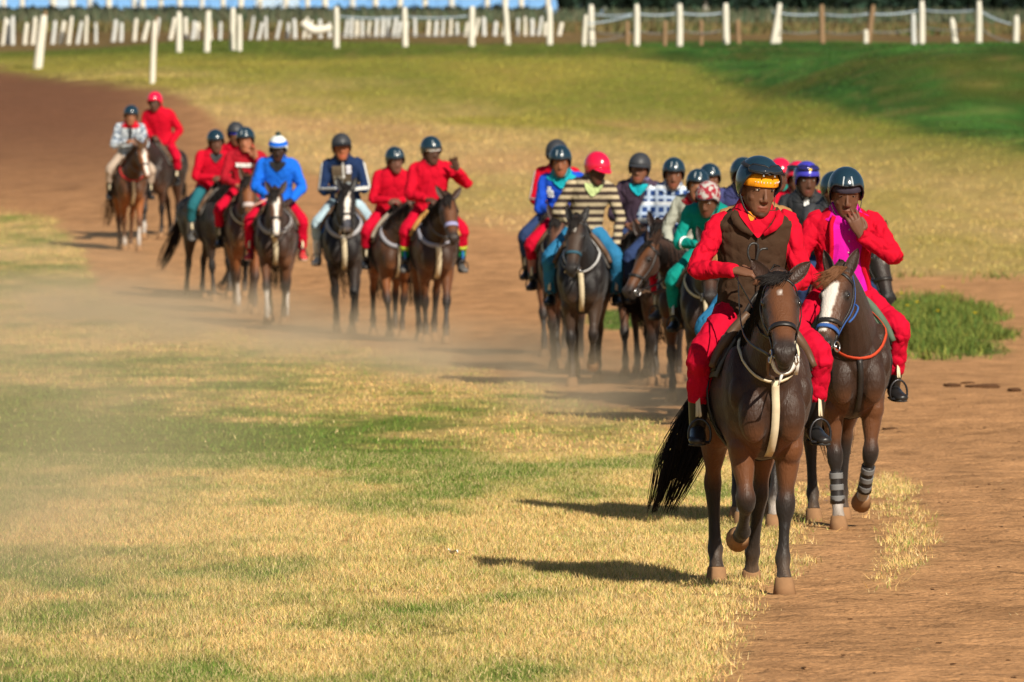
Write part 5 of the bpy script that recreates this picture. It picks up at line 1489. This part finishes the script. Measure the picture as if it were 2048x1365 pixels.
place(1480, 77.0, -3, 2.30,
      dict(DBAY, hi=0, legs='b', neck=38, pitch=55),
      dict(R_, hi=1, jacket=VIOLET, pants=DJEANS, hyaw=12, hpitch=6, vents=1, strap=1),
      'dark horse walking behind the leading rider', 'rider in violet blue jacket and dark helmet behind the leader')
# teal, pale grey, plaid, purple
place(1424, 73.4, -6, 2.25,
      dict(DBAY, hi=1, legs='c', neck=34, pitch=55, nyaw=6, cloth=(.04, .04, .05), sl=(.5, .5, .5)),
      dict(R_, hi=1, jacket=TEAL, pants=TEAL, ease=.016, lean=35, side=4, twist=-12, torso=.96, helmet=PRINTCAP, helm=.93, rim=DARKB, hyaw=-14, hpitch=24, hands={-1: (-.10, .44, 1.62), 1: (.06, .42, 1.62)}, band_arm=[(-1, WHITEC, .30, .36)], skin=(.10, .042, .026), pcuff=.62),
      'dark horse of the rider in teal beside the leaders', 'rider in teal top and teal trousers bent forward in a red and white printed hat')
place(1424, 85.0, -3, 2.19,
      dict(DBAY, hi=0, legs='b', neck=36, pitch=54),
      dict(R_, hi=1, jacket=GREYJ, pants=DJEANS, vents=1, vent_s=(1,), hyaw=6, hpitch=6, skin=(.12, .05, .03)),
      'dark horse hidden behind the rider in teal', 'rider with dark helmet showing only above the rider in teal')
place(1386, 79.0, -15, 2.18,
      dict(BAY, hi=1, legs='d', neck=30, pitch=54, nyaw=-14, hyaw=-34, mane_side=1, mane=1.3, bp='cream', socks=[]),
      dict(R_, hi=1, jacket=PALE, pants=REDP, collar=MAROON, ease=.016, side=7, vents=1, hyaw=20, hpitch=2, skin=(.20, .085, .045), boot=GREYB, hands={-1: (-.16, .34, 1.56), 1: (-.02, .38, 1.62)}, strap=1, pcuff=.5),
      'brown horse with long loose mane turning its head aside', 'small rider in pale grey top with maroon collar and red trousers')
place(1328, 83.5, -4, 2.26,
      dict(DBAY, hi=0, legs='b', neck=36, pitch=52),
      dict(R_, hi=1, jacket=PLAID, pants=DJEANS, side=8, vents=1, hyaw=8, hpitch=8, skin=(.12, .05, .028), lean=10, strap=1),
      'dark horse of the rider in the plaid shirt', 'rider in blue and white plaid shirt')
place(1280, 86.5, -6, 2.28,
      dict(DBAY, hi=0, legs='c', neck=24, pitch=62, nyaw=12, cloth=(.20, .21, .24), bp=None, coat=(.03, .014, .009), tan=1.6),
      dict(R_, hi=1, jacket=PURPLE, pants=DJEANS, helmet=CHAR, rim=CHAR, peak=1, collar=cloth('lilac_shirt', (.20, .17, .33)), vee=CYAN, hyaw=-6, hpitch=2, ease=.024, skin=(.13, .055, .032), hands={-1: (-.12, .30, 1.62), 1: (.06, .34, 1.66)}),
      'dark horse with grey saddle cloth and orange brown legs', 'rider in purple grey jacket over turquoise shirt with charcoal peaked helmet')
# striped sweater, cobalt, red and grey helmet
place(1168, 83.6, -3, 2.33,
      dict(BLACK, hi=1, legs='d', neck=36, pitch=54, nyaw=-2, hyaw=-8, blaze=[(.09, .125, .022, .018, 0)], noseband=(.03, .09, .13), bpx=.19, bpz=1.15, bsw=.05, neckc=(.5, .5, .5), bp='cream', tail=(.75, .1), tan=1.6, forkc='black'),
      dict(R_, hi=1, jacket=STRIPE, pants=JEANS, helmet=REDH, rim=REDH, peak=1, band=cloth('grey_scarf', (.22, .23, .27)), hyaw=34, hpitch=22, side=11, lean=10, twist=10, sit=.0, vee=cloth('pale_green_shirt', (.45, .55, .25)), hands={-1: (-.14, .36, 1.64), 1: (.33, .16, 1.42)}, pole={1: (1, .6, .2)}, hand={1: dict(d=(.1, -.3, -1), pn=(-1, 0, 0), side=-1, curl=22)}, rein_hand={1: -1}, skin=(.07, .03, .02), pcuff=.85, boot=BOOT, legw=1.05),
      'black horse with white star and cream breast strap', 'rider in brown striped sweater and blue jeans looking down sideways')
place(1130, 89.0, -4, 2.37,
      dict(BAY, hi=0, legs='b', neck=30, pitch=58, socks=[(1, .24)], coat=(.05, .025, .02)),
      dict(R_, hi=1, jacket=COBALT, pants=REDP, collar=CYAN, vee=CYAN, vents=1, hyaw=6, hpitch=10, lean=10, sock=PINKS, shin=1, boot=BOOT, sole=GREYB, skin=(.17, .065, .033), panels=[(.27, .34, 112, 135, WHITEC, 'print'), (.345, .375, 118, 129, WHITEC, 'print_peak')], strap=1, pcuff=.35),
      'brown horse with one white sock beside the black horse', 'rider in cobalt blue top with white print and red trousers')
place(1114, 94.0, -4, 2.40,
      dict(BAY, hi=0, legs='c', neck=34, pitch=55),
      dict(R_, hi=0, jacket=RED, pants=DJEANS, helmet=CHAR, rim=CHAR, peak=1, hyaw=-4, hpitch=8, skin=(.08, .035, .02), armstripe=[(-1, WHITEC, .008)]),
      'brown horse hidden behind the rider in cobalt blue', 'rider in red jacket and charcoal helmet behind the cobalt blue one')
# second bunch
place(864, 99.4, 6, 2.405,
      dict(BAY, hi=1, legs='b', neck=38, pitch=52, nyaw=8, hyaw=6, noseband=(.30, .30, .50), nbw=.05, bp='cream', neckc=(.30, .30, .36), bpx=.24, bpw=.05, bpz=1.12, bsw=.06, roll_c=(.45, .24, .07), tail=(-.1, 0), ears=(30, 42), sl=(.03, .14, .40)),
      dict(R_, hi=1, jacket=RED, pants=REDP, ease=.03, arm=1.15, vents=1, vent_s=(-1,), band=WHITEC, hyaw=22, hpitch=8, lean=6, sock=GREEN, sock2=LIME, shin=1, boot=BOOT, shoe=GREYB, pcuff=.45, skin=(.055, .026, .017), hands={-1: (-.10, .34, 1.66), 1: (.27, .30, 1.99)}, pole={1: (1, .4, -1)}, hand={1: dict(d=(-.35, -.1, .9), pn=(-.5, -1, .1), side=-1, curl=12, spread=.8)}, rein_hand={1: -1}, strap=1),
      'bay horse with wide lilac noseband walking beside another', 'rider in red with green socks lifting an open hand')
place(782, 102.0, 8, 2.31,
      dict(BRIGHT, hi=0, legs='c', neck=34, pitch=45, nyaw=16, hyaw=26, blaze=[(.08, .26, .045, .03, .01)], neckc=(.3, .3, .34), bp='cream', bpw=.05, roll_c=(.30, .25, .2), cloth=(.2, .17, .15)),
      dict(R_, hi=0, jacket=RED, pants=REDP, ease=.022, vents=1, hyaw=4, hpitch=10, skin=(.11, .05, .035), lean=12),
      'bright bay horse with white blaze looking past its neighbour', 'rider all in red with plain dark helmet on the bright bay horse')
place(690, 104.4, 0, 2.46,
      dict(BLACK, hi=1, legs='b', neck=40, pitch=50, nyaw=4, hyaw=2, blaze=[(.04, .33, .035, .026, .004), (.33, .60, .026, .045, .0)], cloth=(.01, .09, .36), neckc=(.36, .36, .38), bpw=.05, bsw=.06, forkc='cream', tail=(.05, 0)),
      dict(R_, hi=1, jacket=NAVYJ, pants=LJEANS, helmet=CHAR, rim=NAVY, peak=1, peakm=LEATHER, collar=NAVYJ, armstripe=[(-1, WHITEC, .012), (1, WHITEC, .012)], hyaw=-4, hpitch=2, sock=WHITEC, shoe=WSHOE, pcuff=.42, skin=(.22, .075, .035),
           panels=[(.06, .42, 66, 122, cloth('brown_print', (.10, .075, .05)), 'front_panel'), (.33, .42, 68, 82, mat('pale_badge', (.6, .62, .7)), 'badge'), (.12, .26, 92, 116, mat('pale_print', (.45, .52, .56)), 'print'), (.27, .30, 86, 118, mat('grey_print', (.25, .24, .2)), 'print_bar'), (.20, .23, 70, 86, mat('pale_print', (.45, .52, .56)), 'print_bar'), (.28, .47, 87, 91, mat('pale_zip', (.5, .5, .48)), 'zip')]),
      'black horse with long white blaze and blue saddle cloth', 'rider in navy printed track top, pale jeans and white shoes')
place(553, 107.6, 0, 2.40,
      dict(BAY, hi=1, legs='c', neck=36, pitch=56, nyaw=2, blaze=[(.09, .20, .042, .046, .0), (.19, .42, .026, .02, .006), (.42, .60, .035, .03, .008)], ears=30, neckc=(.36, .34, .34), bpw=.05, bsw=.06, socks=[(0, .34), (3, .3)], tail=(0, 0), coat=(.045, .023, .016)),
      dict(R_, hi=1, jacket=BLUEJ, pants=REDP, helmet=WHITEH, rim=mat('grey_knit', (.16, .2, .2), rough=.9), pompon=mat('dark_pompon', (.03, .05, .045), rough=1), hatband=BLUEJ, hyaw=-2, hpitch=14, lean=10, ease=.035, arm=1.2, vee=cloth('dark_scarf', (.02, .02, .022)), skin=(.03, .016, .012), shoe=RSHOE, sole=WSHOE, sock=REDP, pcuff=.8, hands={-1: (-.12, .36, 1.62), 1: (.20, .30, 1.56)}),
      'brown horse with bulb shaped white blaze and white socks', 'rider in royal blue fleece and white pompon hat')
# stick carried by the rider in blue
place(490, 112.5, 4, 2.46,
      dict(BRIGHT, hi=0, legs='b', neck=42, pitch=58, nyaw=0, blaze=[(.12, .15, .02, .015, 0)], noseband=(.5, .42, .4), nbw=.06, neckc='cream', socks=[(0, .3)], tail=(0, 0), points=.6),
      dict(R_, hi=0, jacket=MAROON, pants=REDP, vents=1, hyaw=-6, hpitch=6, panels=[(.30, .345, 62, 122, WHITEC, 'print')], hands={-1: (-.12, .34, 1.64), 1: (.13, .27, 1.97)}, pole={1: (1, .3, -.8)}, hand={1: dict(d=(-.2, 0, .95), pn=(-.4, -.6, 0), side=-1, curl=25)}, rein_hand={1: -1}, skin=(.25, .10, .055)),
      'light bay horse with broad pale noseband', 'rider in maroon shirt with white print holding a hand to the cheek')
place(474, 118.0, 2, 2.45,
      dict(DBAY, hi=0, legs='c', neck=36, pitch=54),
      dict(R_, hi=0, jacket=RED, pants=REDP, band=ROYAL, band_h=(.010, .07), hyaw=6, hpitch=6, helmet=CHAR, rim=CHAR),
      'dark horse hidden behind the maroon shirted rider', 'rider in red jacket with royal blue headband')
place(420, 117.0, 20, 2.385,
      dict(BLACK, hi=0, legs='d', neck=40, pitch=52, nyaw=12, bp=None, tail=(-.4, -.1), coat=(.02, .015, .014)),
      dict(R_, hi=0, jacket=RED, pants=TEALP, hyaw=0, hpitch=8, lean=12, skin=(.09, .04, .026), boot=GREYB, vee=GREYJ),
      'black horse with thin tail swinging at the edge of the bunch', 'rider in red jacket and grey teal trousers')
# last pair
place(258, 133.0, 8, 2.30,
      dict(CHEST, hi=0, legs='b', neck=40, pitch=52, nyaw=10, hyaw=10, blaze=[(.06, .58, .035, .026, .004)], bp='cream', neckc=(.62, .04, .04), bsw=.05, socks=[(0, .14), (1, .30)], tail=(-.3, 0)),
      dict(R_, hi=0, jacket=CAMO, pants=BEIGE, collar=RED, hyaw=0, hpitch=8, panels=[(.20, .44, 86, 96, GREYJ, 'zip')], skin=(.20, .075, .038), hands={-1: (-.06, .30, 1.78), 1: (.06, .30, 1.78)}),
      'chestnut horse with long white blaze and red neck strap', 'rider in grey blotched fleece and beige trousers')
place(322, 137.0, -14, 2.38,
      dict(DBAY, hi=0, legs='c', neck=30, pitch=58, nyaw=-8, bp=None, tail=(.1, 0), socks=[(0, .2)]),
      dict(R_, hi=0, jacket=RED, pants=REDP, helmet=REDH, rim=REDH, hyaw=-2, hpitch=8, ease=.035, arm=1.2, skin=(.06, .028, .018), hands={1: (.20, .12, 1.52), -1: (-.05, .34, 1.64)}),
      'dark bay horse following at the tail of the column', 'rider in loose red top and matching red helmet')

d_ = 107.0; o = MB(); o.tube([(0, 0, 0), (.28, -.02, .14)], [.016, .013], n=8, sub=1)
st = link('riding_stick', o.mesh('riding_stick'), mat('pale_pink_stick', (.62, .30, .24), rough=.6))
st.location = (px_x(496, d_), d_, CAMH - (418 - HOR) / FPX * d_)
tag(st, 'pale pink stick held low by the rider in royal blue fleece', 'stick')

# ------------------------------------------------------------------ dust raised by the hooves
def dust_mat(density, seed):
    m = bpy.data.materials.new('dust'); m.use_nodes = True; n = m.node_tree.nodes; l = m.node_tree.links
    n.remove(n['Principled BSDF']); out = n['Material Output']
    pv = n.new('ShaderNodeVolumePrincipled'); pv.inputs['Color'].default_value = (.93, .72, .46, 1); pv.inputs['Anisotropy'].default_value = 0
    tc = n.new('ShaderNodeTexCoord'); ln = n.new('ShaderNodeVectorMath'); ln.operation = 'LENGTH'; l.new(tc.outputs['Object'], ln.inputs[0])
    mr = n.new('ShaderNodeMapRange'); mr.interpolation_type = 'SMOOTHSTEP'; mr.inputs['From Min'].default_value = 1.0; mr.inputs['From Max'].default_value = .0
    l.new(ln.outputs['Value'], mr.inputs['Value'])
    nz = n.new('ShaderNodeTexNoise'); nz.inputs['Scale'].default_value = 2.2; nz.inputs['Detail'].default_value = 2; nz.noise_dimensions = '4D'; nz.inputs['W'].default_value = seed
    l.new(tc.outputs['Object'], nz.inputs['Vector'])
    m2 = n.new('ShaderNodeMapRange'); m2.inputs['From Min'].default_value = .32; m2.inputs['From Max'].default_value = .68; l.new(nz.outputs['Fac'], m2.inputs['Value'])
    a = n.new('ShaderNodeMath'); a.operation = 'MULTIPLY'; l.new(mr.outputs['Result'], a.inputs[0]); l.new(m2.outputs['Result'], a.inputs[1])
    b = n.new('ShaderNodeMath'); b.operation = 'MULTIPLY'; b.inputs[1].default_value = density; l.new(a.outputs[0], b.inputs[0])
    l.new(b.outputs[0], pv.inputs['Density']); l.new(pv.outputs['Volume'], out.inputs['Volume'])
    return m
def dust(px, d, zc, r, density, seed, label):
    mb = MB(); mb.ell((0, 0, 0), (1, 1, 1), nu=20, nv=12)
    o = link('dust_cloud', mb.mesh('dust_cloud'), dust_mat(density, seed))
    o.location = (px_x(px, d), d, zc); o.scale = r
    tag(o, label, 'dust', kind='stuff')
for i, (px_, d_, r_, dn) in enumerate([(150, 108, (2.6, 8, .95), .36), (450, 101, (2.4, 8, .62), .40), (740, 94, (2.2, 8, .55), .36), (1010, 86, (2.0, 7, .55), .40), (1250, 76, (1.8, 7, .55), .30), (40, 128, (3.2, 6, .8), .12)]):
    dust(px_, d_, .12 if d_ < 110 else .5, r_, dn, i * 3.1, 'low brown dust drifting over the track around the hooves')
dust(-40, 46, .5, (2.4, 15, 1.5), .10, 21, 'pale dust hanging over the near meadow')
dust(60, 78, .4, (4.2, 18, .95), .08, 29, 'pale dust drifting over the far side of the meadow')

bpy.data.scenes.remove(TMP)
